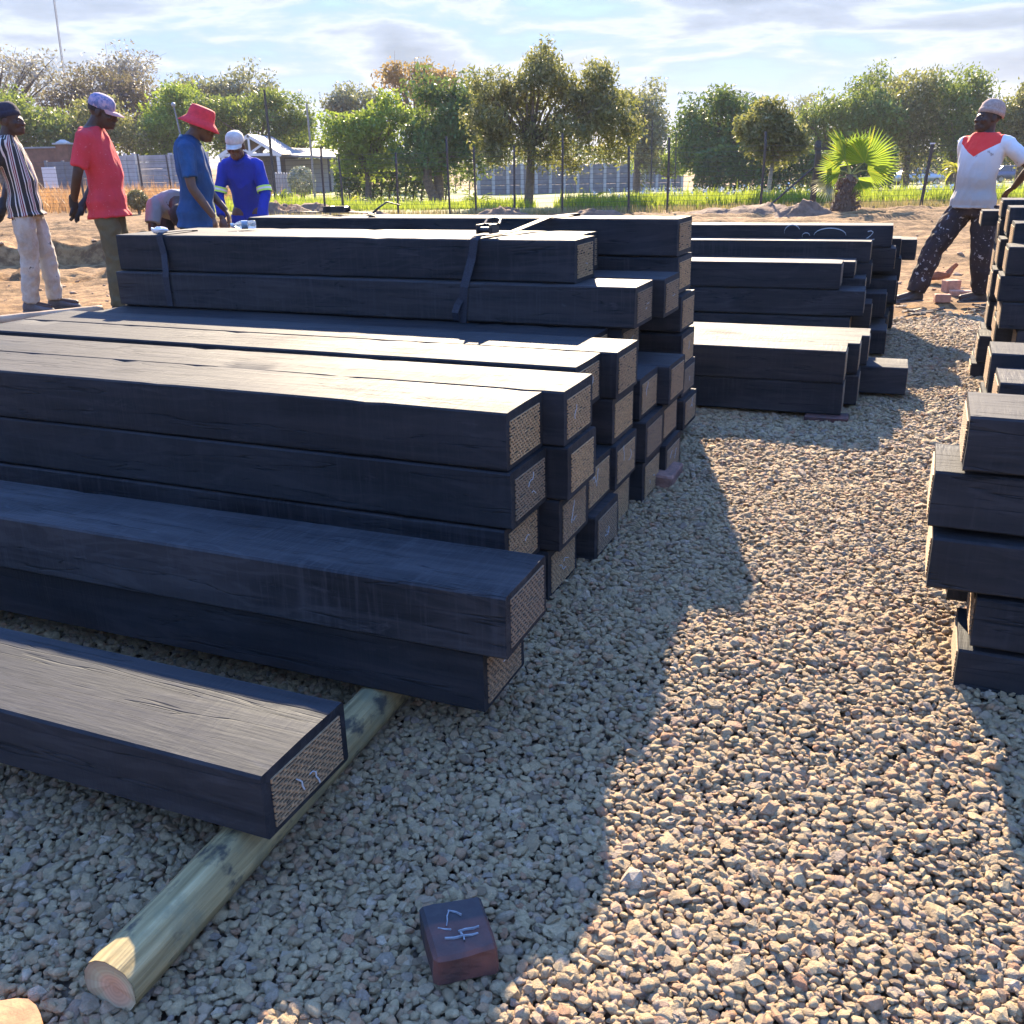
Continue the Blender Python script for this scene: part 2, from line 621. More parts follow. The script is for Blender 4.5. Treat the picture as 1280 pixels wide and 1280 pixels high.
PLATE_ME = {}


def plate_mesh(kind):
    """perforated nail plate, unit size (y 0..1, z 0..1), thin in x"""
    if kind in PLATE_ME:
        return PLATE_ME[kind]
    bm = bmesh.new()
    rows, cols = 13, 11
    t = .0035
    rr = random.Random(kind)
    ph = 1.0 / rows
    for i in range(rows + 1):
        z = i * ph
        add_box(bm, (0, 0, z - ph * .145), (t, 1, z + ph * .145))
    cw = 1.0 / cols
    for i in range(rows):
        for j in range(cols + 1):
            y = (j + (.5 if i % 2 else 0)) * cw
            if y > 1.0:
                continue
            if rr.random() < .05:
                continue
            add_box(bm, (0, max(0, y - cw * .15), i * ph + ph * .145), (t * .85, min(1, y + cw * .15), (i + 1) * ph - ph * .145))
    me = bpy.data.meshes.new('end_plate')
    bm.to_mesh(me)
    bm.free()
    me.materials.append(MAT_PLATE)
    PLATE_ME[kind] = me
    return me


def chalk(parent, pts, wdt=.004, x=.006, name='chalk_mark', plane='yz'):
    """hand drawn chalk stroke lying on a face: pts are (a,b) in metres on that face"""
    bm = bmesh.new()
    pr = None
    pts3 = [Vector((x, a, b_)) for a, b_ in pts]
    for i, p in enumerate(pts3):
        d = (pts3[min(i + 1, len(pts3) - 1)] - pts3[max(i - 1, 0)]).normalized()
        s = Vector((1, 0, 0)).cross(d) * wdt * .5
        cur = [bm.verts.new(p + s), bm.verts.new(p - s), bm.verts.new(p - s + Vector((-.0015, 0, 0))), bm.verts.new(p + s + Vector((-.0015, 0, 0)))]
        if pr:
            for k in range(4):
                bm.faces.new((pr[k], pr[(k + 1) % 4], cur[(k + 1) % 4], cur[k]))
        pr = cur
    return bobj(name, bm, MAT_CHALK, parent)


def timber_mesh(L, w, h, seed):
    rr = random.Random(seed)
    n = max(6, int(L / .055))
    ch = .005
    sect = [(ch, 0), (w * .5, 0), (w - ch, 0), (w, ch), (w, h * .5), (w, h - ch), (w - ch, h), (w * .5, h), (ch, h), (0, h - ch), (0, h * .5), (0, ch)]
    V_, F_ = [], []
    off = rr.uniform(0, 500)
    bow = rr.uniform(-.007, .007)
    for i in range(n + 1):
        x = -L * (1 - i / n)
        for k, (y, z) in enumerate(sect):
            a = mnoise.noise(Vector((x * 1.1 + off, y * 6, z * 6))) * .0022
            b_ = mnoise.noise(Vector((x * 1.1, y * 6 + off, z * 6 + 9))) * .0022
            cc = mnoise.noise(Vector((x * 14 + off, y * 30, z * 30)))
            nick = 0.0
            if k in (5, 6, 8, 9) and cc > .40:
                nick = (cc - .40) * .018
            cy = (w * .5 - y)
            cz = (h * .5 - z)
            yy = y + a + (nick * (1 if cy > 0 else -1)) + bow * math.sin(math.pi * i / n)
            zz = z + b_ * (1 if z > .02 else .3) - (nick if z > h * .5 else 0)
            xx = x
            if i in (0, n):
                xx += mnoise.noise(Vector((y * 9 + off, z * 9, i))) * .003
            V_.append((xx, yy, zz))
    m_ = len(sect)
    for i in range(n):
        for k in range(m_):
            a = i * m_ + k
            b_ = i * m_ + (k + 1) % m_
            F_.append((a, b_, b_ + m_, a + m_))
    F_.append(tuple(range(m_))[::-1])
    F_.append(tuple(n * m_ + k for k in range(m_)))
    me = mesh_from('timber_sleeper', V_, F_)
    # outward normals: section is walked counter-clockwise seen from +x
    bm = bmesh.new()
    bm.from_mesh(me)
    bmesh.ops.recalc_face_normals(bm, faces=bm.faces)
    bm.to_mesh(me)
    bm.free()
    me.shade_smooth()
    me.set_sharp_from_angle(angle=R(28))
    me.materials.append(MAT_TIMBER)
    return me


SEED = [100]


def sleeper(label, group, u, v, ztop, h=.150, w=.248, L=2.42, th=TH, ends='R', skew=0.0, plate=True, org=(0, 0), scrib=True):
    """u = position of the right hand end along the axis, v = front face, ztop = height of the top face"""
    SEED[0] += 1
    rr = random.Random(SEED[0])
    ua = np.array([-math.cos(th), math.sin(th)])
    va = np.array([math.sin(th), math.cos(th)])
    p = ua * u + va * v
    w = w * rr.uniform(.985, 1.0)
    me = timber_mesh(L, w, h - .0025, SEED[0])
    o = mobj('timber_sleeper', me, MAT_TIMBER, None, (p[0] + org[0], p[1] + org[1], ztop - h), -th + skew + rr.uniform(-.004, .004))
    tag(o, label, 'sleeper', group)
    if plate:
        for e in ends:
            pl = mobj('end_plate', plate_mesh(rr.choice((1, 2, 3))), MAT_PLATE, o)
            pw, phh = w * rr.uniform(.76, .82), h * rr.uniform(.68, .76)
            y0 = (w - pw) * rr.uniform(.4, .6)
            z0 = (h - phh) * rr.uniform(.35, .5)
            if e == 'R':
                pl.location = (.0005, y0, z0)
                pl.scale = (1, pw, phh)
            else:
                pl.location = (-L - .0005, y0 + pw, z0)
                pl.scale = (1, pw, phh)
                pl.rotation_euler = (0, 0, math.pi)
            if scrib and e == 'R' and rr.random() < .6:
                for rep in range(rr.randint(1, 2)):
                    k = rr.randint(3, 7)
                    a_, b0 = rr.uniform(.2, .6) * pw, rr.uniform(.35, .65) * phh
                    an_ = rr.uniform(-.4, 1.0)
                    st = []
                    for q in range(k):
                        st.append((a_, b0))
                        an_ += rr.uniform(-1.1, 1.1)
                        a_ += .011 * math.cos(an_)
                        b0 += .011 * math.sin(an_)
                    chalk(pl, [(a / pw, b_ / phh) for a, b_ in st], .016, .0055)
    return o


GM = 'black sleepers of the near left stack'
Z = {1: .202, 2: .354, 3: .506, 4: .656}
H_ = {1: .152, 2: .150, 3: .150, 4: .149}

# the single front sleeper and the pair behind it
sleeper('single black sleeper in the left foreground resting on a round pole', GM, .944, 1.100, .243, .135, .268, 2.3)
sleeper('lower sleeper of the dark pair just behind the single front sleeper', GM, .767, 1.632, .242, .146, .235, 2.4)
sleeper('upper sleeper of the dark pair with a blue sheen, behind the front sleeper', GM, .708, 1.620, .389, .146, .240, 2.45, skew=.006)

# columns of the big stack: (name, v, {layer: u of the right end})
cols = [
    ('first', 2.045, {4: .879, 3: .870, 2: .890, 1: .880}),
    ('second', 2.295, {4: .822, 3: .812, 2: .835, 1: .870}),
    ('third', 2.600, {4: .896, 3: 1.02, 2: .859, 1: .832}),
    ('fourth', 2.850, {4: .847, 3: .858, 2: .845, 1: .865}),
    ('fifth', 3.170, {4: 1.05, 3: .857, 2: .832, 1: .839}),
    ('sixth', 3.420, {4: 1.0, 3: .815, 2: .838, 1: .819}),
]
lay_n = {4: 'top', 3: 'second from top', 2: 'third from top', 1: 'bottom'}
for nm, v, us in cols:
    for l, u in us.items():
        if nm == 'fifth' or nm == 'sixth':
            lb = f'{lay_n[l]} sleeper of the {nm} column, below the strapped bundle'
        else:
            lb = f'{lay_n[l]} sleeper in the {nm} column from the front of the near left stack'
        if nm == 'first' and l == 4:
            lb = 'black sleeper with a sunlit top, topmost at the front of the near stack'
        if nm == 'first' and l == 3:
            lb = 'greyish worn sleeper right under the topmost front one of the near stack'
        low = -.024 if (nm in ('fifth', 'sixth') and l == 4) else 0.0
        sleeper(lb, GM, u, v, Z[l] + low, H_[l] + low, .245, 3.34 - u + random.uniform(-.02, .02))

# strapped bundle on top
GB = 'sleepers of the strapped bundle'
sleeper('long lower front sleeper of the strapped bundle, sunlit patch on its end', GB, .945, 3.395, .785, .150, .245, 2.41, ends='RL')
sleeper('upper front sleeper of the strapped bundle, saw marks on its face', GB, 1.190, 3.440, .942, .157, .235, 2.17, ends='RL')
sleeper('lower sleeper in the second row of the strapped bundle', GB, .903, 3.655, .788, .150, .245, 2.42, ends='RL')
sleeper('upper sleeper in the second row of the strapped bundle, short of the rear one', GB, 1.262, 3.700, .940, .152, .245, 2.05, ends='RL')
for z, u, nm in ((.985, .941, 'topmost'), (.832, .935, 'second from top'), (.677, .915, 'third from top'), (.519, .908, 'fourth from top'),
                 (.384, .899, 'second from bottom'), (.239, .886, 'bottom')):
    sleeper(f'{nm} sleeper in the rear column of the strapped bundle', GB, u, 4.0, z, .150 if z > .4 else .137, .25, 2.12 if z > .9 else 2.4, ends='RL')

# ---- second bundle, behind on the right
TR = R(21)
GR = 'black sleepers of the rear stack in the middle'


def rear(label, u, v, zt, h=.15, w=.245, L=2.4, **k):
    return sleeper(label, GR, u, v, zt, h, w, L, th=TR, scrib=False, **k)


rear('bottom sleeper at the front of the rear stack', .123, 4.655, .213, .152)
rear('upper front sleeper of the rear stack with a bright glossy top', .125, 4.650, .367, .154)
rear('lower sleeper just behind the front pair of the rear stack', .062, 4.905, .205, .150)
rear('second bright topped sleeper of the low front group in the rear stack', .072, 4.900, .362, .150)
rear('third bright topped sleeper of the low front group in the rear stack', .034, 5.150, .358, .150)
rear('short end of a low sleeper sticking out to the right of the rear stack', -.163, 5.150, .205, .140)
# taller part
for v, lays, nm in ((6.05, ((.158, .14), (.308, .16), (.466, .092), (.620, .236)), 'front'),
                    (6.30, ((.205, -.052), (.36, .05), (.51, .10), (.607, .168)), 'second'),
                    (6.56, ((.20, -.04), (.39, -.03), (.575, .077), (.705, .092)), 'third'),
                    (6.81, ((.21, -.05), (.45, -.082), (.645, -.056), (.785, -.025)), 'fourth'),
                    (7.07, ((.20, -.06), (.40, -.08), (.56, -.10), (.685, -.085)), 'fifth'),
                    (7.33, ((.20, -.09), (.37, -.10), (.52, -.09), (.660, -.19)), 'sixth')):
    prev = .02
    for i, (z, u) in enumerate(lays):
        t = ['bottom', 'second from bottom', 'second from top', 'top'][i]
        o = rear(f'{t} sleeper in the {nm} column of the tall part of the rear stack', u, v, z, min(.152, z - prev), .245, 2.4)
        prev = z
        if nm == 'fourth' and i == 3:   # chalk figures on its side
            for pts, wd in (([(-.62 + .05 * math.cos(a), .095 + .045 * math.sin(a)) for a in np.linspace(.4, 3.4, 9)], .006),
                            ([(-.38 + .10 * math.cos(a), .075 + .045 * math.sin(a)) for a in np.linspace(0, 3.14, 11)], .006),
                            ([(-.53 + .025 * math.cos(a), .07 + .02 * math.sin(a)) for a in np.linspace(0, 3.6, 7)], .005),
                            ([(-.15, .10), (-.13, .105), (-.115, .095), (-.13, .075), (-.155, .055), (-.15, .05), (-.12, .05), (-.105, .052)], .007)):
                bm = bmesh.new()
                pr = None
                for (a, z_) in pts:
                    cur = [bm.verts.new((a, -.003, z_ - wd / 2)), bm.verts.new((a, -.003, z_ + wd / 2)), bm.verts.new((a, .004, z_ + wd / 2)), bm.verts.new((a, .004, z_ - wd / 2))]
                    if pr:
                        for k in range(4):
                            bm.faces.new((pr[k], pr[(k + 1) % 4], cur[(k + 1) % 4], cur[k]))
                    pr = cur
                bobj('chalk_mark', bm, MAT_CHALK, o)

# ---- stacks at the right edge: their left ends are seen
GS = 'black sleepers stacked at the right edge'


def right(label, ul, v, zt, h, w=.245, L=2.3, sk=0.0, ends='L'):
    return sleeper(label, GS, ul - L, v, zt, h, w, L, ends=ends, skew=sk, scrib=False)


right('bottom sleeper of the near stack at the right edge', -.176, 2.20, .146, .124)
right('brownish sleeper second from the bottom of the near right edge stack', -.196, 2.20, .281, .124, .235)
right('dark sleeper tucked behind the second from the bottom, right edge stack', -.148, 2.44, .285, .124, .235)
right('middle sleeper of the near right edge stack, sticking out farthest left', -.088, 2.20, .415, .124, sk=.004)
right('second from top sleeper of the near right edge stack with a lit corner', -.074, 2.20, .561, .132, sk=-.004)
right('topmost sleeper of the near right edge stack, grey sunlit top', -.127, 2.20, .695, .125)
for v, lays, nm in ((3.26, ((.16, -.26), (.30, -.25), (.425, -.255), (.552, -.257)), 'short front'),
                    (3.54, ((.16, -.24), (.30, -.24), (.445, -.235), (.588, -.243)), 'wider')):
    for i, (z, u) in enumerate(lays):
        t = ['bottom', 'second from bottom', 'second from top', 'topmost'][i]
        right(f'{t} sleeper of the {nm} column behind the near right edge stack', u, v, z, .14)
for v, lays, nm in ((5.25, ((.13, -.44), (.255, -.435), (.40, -.455), (.53, -.37), (.655, -.345), (.79, -.362)), 'nearest'),
                    (5.51, ((.13, -.42), (.27, -.41), (.42, -.375), (.57, -.38), (.735, -.385), (.885, -.39)), 'second'),
                    (5.77, ((.13, -.30), (.28, -.32), (.435, -.385), (.63, -.34), (.79, -.352), (.945, -.375)), 'third'),
                    (6.03, ((.13, -.32), (.28, -.34), (.43, -.36), (.57, -.35), (.72, -.35), (.866, -.352)), 'fourth')):
    pv = .0
    for i, (z, u) in enumerate(lays):
        t = ['bottom', 'second from bottom', 'third from bottom', 'third from top', 'second from top', 'top'][i]
        right(f'{t} sleeper in the {nm} column of the far right stack', u, v, z, min(.145, z - pv - .002))
        pv = z
right('top sleeper of the far right stack behind the others, grey upper edge', -.352, 6.03, .972, .10)
right('sleeper jutting out to the left from the far right stack beside the man', -.270, 6.29, .90, .085)
right('sleeper under the jutting one at the back of the far right stack', -.40, 6.29, .81, .15)
# ------------------------------------------------------------------ small things on the yard
# treated round pole under the front sleeper
m, nt, b, tc = new_mat('treated_pole')
P = tc.outputs['Object']
gr = nt.noise(nt.mapping(P, (60, 60, 3)), 1.0, 5, .6)
bl = nt.noise(P, 7, 6, .65)
c = nt.ramp(gr, [(.3, (.15, .115, .055)), (.55, (.31, .25, .125)), (.75, (.44, .36, .19))])
c = nt.mix(nt.ramp(bl, [(.47, 0), (.60, .75)]), c, (.17, .165, .10))
st = nt.noise(nt.mapping(P, (13, 13, 7), (3.3, 1, .4)), 1.0, 5, .6)
c = nt.mix(nt.ramp(st, [(.53, 0), (.60, .85)]), c, (.035, .038, .04))
nt.set(b.inputs['Base Color'], c)
b.inputs['Roughness'].default_value = .9
b.inputs['Specular IOR Level'].default_value = .2
nt.set(b.inputs['Normal'], nt.bump(nt.math('ADD', gr, nt.math('MULTIPLY', bl, .6)), .7, .006))
MAT_POLE = m
m, nt, b, tc = new_mat('pole_end_grain')
P = tc.outputs['Object']
sp = nt.node('ShaderNodeSeparateXYZ', {0: nt.mapping(P, (1, 1, 1), (.008, .006, 0))})
rad = nt.math('SQRT', nt.math('ADD', nt.math('POWER', sp.outputs[0], 2), nt.math('POWER', sp.outputs[1], 2)))
rad = nt.math('ADD', rad, nt.math('MULTIPLY', nt.noise(P, 30, 3), .006))
rings = nt.math('SINE', nt.math('MULTIPLY', rad, 900.0))
c = nt.ramp(rad, [(0.0, (.50, .24, .13)), (.028, (.55, .33, .20)), (.038, (.42, .36, .22)), (.06, (.25, .20, .13))])
c = nt.mix(nt.math('MULTIPLY', nt.math('ADD', rings, 1.0), .12), c, (.25, .13, .07))
nt.set(b.inputs['Base Color'], c)
b.inputs['Roughness'].default_value = .85
MAT_POLE_END = m


def pole(label, p0, p1, r, cat='pole', group=None, mat=None):
    p0, p1 = Vector(p0), Vector(p1)
    L = (p1 - p0).length
    n = 16
    bm = bmesh.new()
    ns = max(4, int(L / .05))
    rings_ = []
    for i in range(ns + 1):
        z = L * i / ns
        rr_ = r * (1 + .03 * mnoise.noise(Vector((z * 4, r * 50, 1))))
        rings_.append([bm.verts.new(((rr_ + .0016 * mnoise.noise(Vector((z * 9, k, 3)))) * math.cos(k * 2 * math.pi / n), (rr_ + .0016 * mnoise.noise(Vector((z * 9, k, 5)))) * math.sin(k * 2 * math.pi / n), z + (.006 * mnoise.noise(Vector((k * .7, 2, 2))) if i == 0 else 0))) for k in range(n)])
    for a, b_ in zip(rings_, rings_[1:]):
        for k in range(n):
            bm.faces.new((a[k], a[(k + 1) % n], b_[(k + 1) % n], b_[k]))
    for f in bm.faces:
        f.smooth = True
    bm.faces.new(rings_[-1])
    o = bobj('round_pole', bm, mat or MAT_POLE)
    o.matrix_world = Matrix.Translation(p0) @ (p1 - p0).to_track_quat('Z', 'Y').to_matrix().to_4x4()
    tag(o, label, cat, group)
    bm = bmesh.new()
    c0 = bm.verts.new((0, 0, .004))
    rs_ = [bm.verts.new((r * .995 * math.cos(k * 2 * math.pi / n), r * .995 * math.sin(k * 2 * math.pi / n), .0 + .006 * mnoise.noise(Vector((k * .7, 2, 2))))) for k in range(n)]
    for k in range(n):
        bm.faces.new((rs_[(k + 1) % n], rs_[k], c0))
    bobj('cut_end', bm, MAT_POLE_END, o)
    return o


def UV3(u, v, z):
    p = UA * u + VA * v
    return (p[0], p[1], z)


pole('round yellow green treated pole lying under the front sleeper, sawn end facing out', UV3(1.02, .795, .047), UV3(1.062, 1.84, .045), .0485)
pole('long pale debarked pole lying on the earth beside the red shirted man', (-5.6, 6.95, .045), (-3.56, 8.55, .05), .045,
     mat=simple_mat('pale_pole', (.42, .30, .20), .85, .3, 6, .3))
# disc of wood in the bottom left corner
bm = bmesh.new()
n = 22
top = [bm.verts.new(((.075 + .006 * mnoise.noise(Vector((k * .5, 1, 1)))) * math.cos(k * 2 * math.pi / n), (.066 + .006 * mnoise.noise(Vector((k * .5, 4, 1)))) * math.sin(k * 2 * math.pi / n), .03)) for k in range(n)]
bot = [bm.verts.new(v.co * 1.02 + Vector((0, 0, -.055))) for v in top]
bm.faces.new(top)
for k in range(n):
    bm.faces.new((bot[k], bot[(k + 1) % n], top[(k + 1) % n], top[k]))
tag(bobj('wood_offcut', bm, simple_mat('offcut_wood', (.36, .19, .085), .8, .3, 14, .3), None, (-.775, 1.045, .018), .3),
    'rounded orange wood offcut half out of view in the bottom left corner', 'wood offcut')

# bricks
MAT_BRICK = simple_mat('clay_brick', (.24, .125, .09), .85, .45, 26, .5, col2=(.10, .06, .055))
MAT_BRICK_PALE = simple_mat('pale_brick', (.50, .26, .17), .85, .3, 20, .5)
m, nt, b, tc = new_mat('smeared_brick')
P = tc.outputs['Object']
n1 = nt.noise(P, 14, 5, .6)
n2 = nt.noise(P, 60, 4, .6)
c = nt.ramp(n1, [(.35, (.040, .022, .022)), (.52, (.085, .035, .030)), (.7, (.15, .052, .038))])
c = nt.mix(nt.ramp(nt.math('ADD', nt.node('ShaderNodeSeparateXYZ', {0: P}).outputs[1], nt.math('MULTIPLY', n1, .03)), [(.022, 0), (.030, .9)]), c, (.018, .020, .026))
nt.set(b.inputs['Base Color'], c)
nt.set(b.inputs['Roughness'], nt.ramp(n2, [(.3, .5), (.7, .75)]))
nt.set(b.inputs['Normal'], nt.bump(n2, .3, .003))
MAT_BRICK_SMEAR = m


def brick(label, loc, dims, rz, mat, tilt=(0, 0), group=None):
    bm = bmesh.new()
    add_box(bm, (-dims[0] / 2, -dims[1] / 2, 0), (dims[0] / 2, dims[1] / 2, dims[2]), bevel=.006)
    bmesh.ops.subdivide_edges(bm, edges=bm.edges[:], cuts=4, use_grid_fill=True)
    sd_ = random.uniform(0, 99)
    for v in bm.verts:
        v.co += mnoise.noise_vector(v.co * 18 + Vector((sd_, 0, 0))) * .0035 + mnoise.noise_vector(v.co * 60) * .0015
    o = bobj('brick', bm, mat, None, loc)
    o.rotation_euler = (tilt[0], tilt[1], rz)
    return tag(o, label, 'brick', group)


MAT_CHALK_DIM = simple_mat('rubbed_chalk', (.27, .29, .32), .9, .4, 90)
bk = brick('half brick smeared dark red with white chalk marks, lying on the gravel', (-.103, 1.228, .000), (.106, .130, .056), R(15), MAT_BRICK_SMEAR, (R(-4), R(2)))


def top_stroke(parent, pts, z, wd=.004):
    bm = bmesh.new()
    pr = None
    for i, p in enumerate(pts):
        p = Vector((p[0], p[1], z))
        a, b_ = pts[max(0, i - 1)], pts[min(len(pts) - 1, i + 1)]
        d = Vector((b_[0] - a[0], b_[1] - a[1], 0)).normalized()
        s = Vector((-d.y, d.x, 0)) * wd * .5
        cur = [bm.verts.new(p + s), bm.verts.new(p - s), bm.verts.new(p - s - Vector((0, 0, .008))), bm.verts.new(p + s - Vector((0, 0, .008)))]
        if pr:
            for k in range(4):
                bm.faces.new((pr[k], pr[(k + 1) % 4], cur[(k + 1) % 4], cur[k]))
        pr = cur
    return bobj('chalk_mark', bm, MAT_CHALK_DIM, parent)


zt = .0592
top_stroke(bk, [(-.018, .000), (-.014, .012), (-.012, .024), (-.006, .036)], zt, 0.0016)
top_stroke(bk, [(-.008, .037), (.004, .030), (.012, .021)], zt, 0.0015)
top_stroke(bk, [(-.032, .000), (-.022, -.006), (-.012, -.009)], zt, 0.0014)
top_stroke(bk, [(-.002, -.016), (.010, -.014), (.024, -.015), (.033, -.013)], zt, 0.0016)
top_stroke(bk, [(-.026, -.026), (-.012, -.029), (.004, -.028), (.018, -.030), (.028, -.029)], zt, 0.0023)
top_stroke(bk, [(.001, -.019), (.004, -.030), (.003, -.039)], zt, 0.0024)

b2 = brick('brown brick on the gravel at the foot of the near left stack', (.585, 3.50, .035), (.10, .21, .07), R(-22), MAT_BRICK, (0, R(4)))
brick('brick wedged under the front of the rear stack', (1.50, 4.42, .005), (.20, .105, .055), R(-20), MAT_BRICK_SMEAR)

for lb, loc, d, rz, mt in (
        ('pale pink brick standing on end between the feet of the man on the right', (4.08, 8.98, -.02), (.14, .10, .13), R(10), MAT_BRICK_PALE),
        ('short red brick lying in front of the pale one on the bare earth', (3.80, 8.50, -.02), (.13, .08, .07), R(-12), MAT_BRICK_PALE),
        ('broken red brick lying just behind the right shoe of the right hand man', (4.46, 8.72, -.02), (.11, .09, .08), R(25), MAT_BRICK),
        ('pale brick farther back beside the right trouser leg', (4.62, 9.5, -.02), (.15, .1, .09), R(5), MAT_BRICK_PALE),
        ('thin brick piece behind the right shoe', (4.12, 8.86, -.02), (.18, .09, .05), R(-6), MAT_BRICK_PALE)):
    brick(lb, loc, d, rz, mt, group='loose bricks on the earth')

# the rusty brown lump with a raised end
bm = bmesh.new()
add_tube(bm, [(-.20, 0, .02), (-.10, .01, .055), (0, 0, .06), (.10, -.01, .07), (.15, 0, .12), (.185, 0, .16), (.20, 0, .165)], [.02, .042, .046, .04, .026, .022, .012], 10)
for v in bm.verts:
    v.co += mnoise.noise_vector(v.co * 16) * .022
tag(bobj('earth_lump', bm, simple_mat('rust_earth', (.33, .115, .05), .95, .4, 14, .6), None, (4.28, 9.75, 0), R(8)),
    'long rust brown lump with a raised end lying behind the loose bricks', 'earth lump')

# splinters and flat stones at the edge of the gravel, by the man's feet
MAT_BARK = simple_mat('bark', (.10, .075, .055), .9, .5, 30, .5)
for k in range(26):
    bm = bmesh.new()
    ln = random.uniform(.05, .16)
    add_box(bm, (-ln / 2, -.012, 0), (ln / 2, .012, .014))
    bmesh.ops.subdivide_edges(bm, edges=bm.edges[:], cuts=1, use_grid_fill=True)
    for v in bm.verts:
        v.co += mnoise.noise_vector(v.co * 30 + Vector((k, 0, 0))) * .012
    x_, y_ = 3.15 + random.random() * 1.15, 7.65 + random.random() * .55
    o = bobj('bark_splinter', bm, MAT_BARK if k % 3 else MAT_STONE, None, (x_, y_, float(gravel_h(np.array(x_), np.array(y_))) + .012))
    o.rotation_euler = (random.uniform(-.2, .2), random.uniform(-.2, .2), random.uniform(-.6, .6))
    tag(o, 'dark bark splinter on the gravel edge in front of the right hand man', 'splinter', 'bark splinters by the gravel edge')

# ------------------------------------------------------------------ straps on the bundle
m, nt, b, tc = new_mat('webbing')
P = tc.outputs['Object']
wv = nt.noise(nt.mapping(P, (220, 220, 220)), 1, 2)
nt.set(b.inputs['Base Color'], nt.ramp(wv, [(.3, (.014, .017, .026)), (.7, (.032, .037, .05))]))
b.inputs['Roughness'].default_value = .7
b.inputs['Specular IOR Level'].default_value = .25
nt.set(b.inputs['Normal'], nt.bump(wv, .3, .002))
MAT_WEB = m
MAT_BLACK = simple_mat('black_steel', (.02, .02, .022), .45, .3, 30)
MAT_STEEL = simple_mat('worn_steel', (.30, .30, .31), .4, .3, 30, metal=.8)


def ribbon(name, pts, wdir, width, th_, mat, parent):
    """flat strap following pts; wdir = width direction per point (or one for all)"""
    bm = bmesh.new()
    pts = [Vector(p) for p in pts]
    wd = wdir if isinstance(wdir, list) else [wdir] * len(pts)
    pr = None
    for i, p in enumerate(pts):
        d = (pts[min(i + 1, len(pts) - 1)] - pts[max(0, i - 1)]).normalized()
        s = Vector(wd[i])
        s = (s - d * s.dot(d)).normalized()
        nrm = d.cross(s) * th_
        s = s * width / 2
        cur = [bm.verts.new(p - s), bm.verts.new(p + s), bm.verts.new(p + s + nrm), bm.verts.new(p - s + nrm)]
        if pr:
            for k in range(4):
                bm.faces.new((pr[k], pr[(k + 1) % 4], cur[(k + 1) % 4], cur[k]))
        else:
            bm.faces.new(cur[::-1])
        pr = cur
    bm.faces.new(pr)
    bmesh.ops.recalc_face_normals(bm, faces=bm.faces)
    return bobj(name, bm, mat, parent)


ux = Vector((UA[0], UA[1], 0))
# left strap
s1 = empty('ratchet_strap', UV3(3.1, 3.43, .64))
tag(s1, 'dark webbing strap round the left end of the strapped bundle, hanging loose below', 'strap', 'straps round the bundle')


def rel(o, pts):
    l = Vector(o.location)
    return [Vector(p) - l for p in pts]


ribbon('webbing', rel(s1, [UV3(3.125, 3.685, .88), UV3(3.12, 3.680, .946), UV3(3.115, 3.60, .950), UV3(3.11, 3.45, .950), UV3(3.113, 3.434, .938), UV3(3.09, 3.424, .86), UV3(3.068, 3.396, .79), UV3(3.066, 3.389, .765), UV3(3.062, 3.388, .64)]), ux, .032, .003, MAT_WEB, s1)
bm = bmesh.new()
bmesh.ops.create_icosphere(bm, subdivisions=3, radius=1)
for v in bm.verts:
    v.co = Vector((v.co.x * .055, v.co.y * .03, v.co.z * .022)) + mnoise.noise_vector(v.co * 2.2) * .014
o = bobj('plastic_wrap', bm, simple_mat('white_plastic', (.75, .76, .78), .35, .1, 20), None, UV3(3.135, 3.47, .958), R(-20), True)
o.scale = (.75, .7, .7)
tag(o, 'crumpled white plastic scrap on the left end of the bundle beside the strap', 'plastic scrap')

# right strap
s2 = empty('ratchet_strap', UV3(1.6, 3.43, .64))
tag(s2, 'webbing strap with a buckle crossing the top of the bundle near its right end', 'strap', 'straps round the bundle')
ribbon('webbing', rel(s2, [UV3(1.46, 4.27, .80), UV3(1.455, 4.262, .97), UV3(1.46, 4.24, .992), UV3(1.485, 4.05, .993), UV3(1.50, 3.99, .990), UV3(1.545, 3.72, .952), UV3(1.565, 3.60, .948), UV3(1.583, 3.452, .952), UV3(1.59, 3.432, .938), UV3(1.600, 3.424, .87), UV3(1.615, 3.396, .79), UV3(1.620, 3.388, .765), UV3(1.632, 3.387, .63)]), ux, .034, .003, MAT_WEB, s2)
ribbon('webbing_tail', rel(s2, [UV3(1.632, 3.382, .72), UV3(1.645, 3.378, .70), UV3(1.652, 3.366, .67), UV3(1.650, 3.376, .640)]), ux, .028, .003, MAT_WEB, s2)
bm = bmesh.new()
M_ = Matrix.Translation(Vector(UV3(1.565, 3.50, .957)) - Vector(s2.location)) @ Matrix.Rotation(-TH, 4, 'Z')
add_box(bm, (-.03, -.04, 0), (-.024, .045, .034), M_)
add_box(bm, (.024, -.04, 0), (.03, .045, .034), M_)
add_box(bm, (-.03, .03, .022), (.03, .042, .034), M_)
add_tube(bm, [M_ @ Vector((-.032, -.02, .014)), M_ @ Vector((.032, -.02, .014))], .011, 10)
bobj('buckle', bm, MAT_BLACK, s2)
bm = bmesh.new()
add_tube(bm, [M_ @ Vector((-.03, .04, .03)), M_ @ Vector((-.034, .08, .045)), M_ @ Vector((-.01, .10, .05)), M_ @ Vector((.02, .085, .045)), M_ @ Vector((.03, .045, .03))], .006, 8)
bobj('handle', bm, MAT_BLACK, s2)

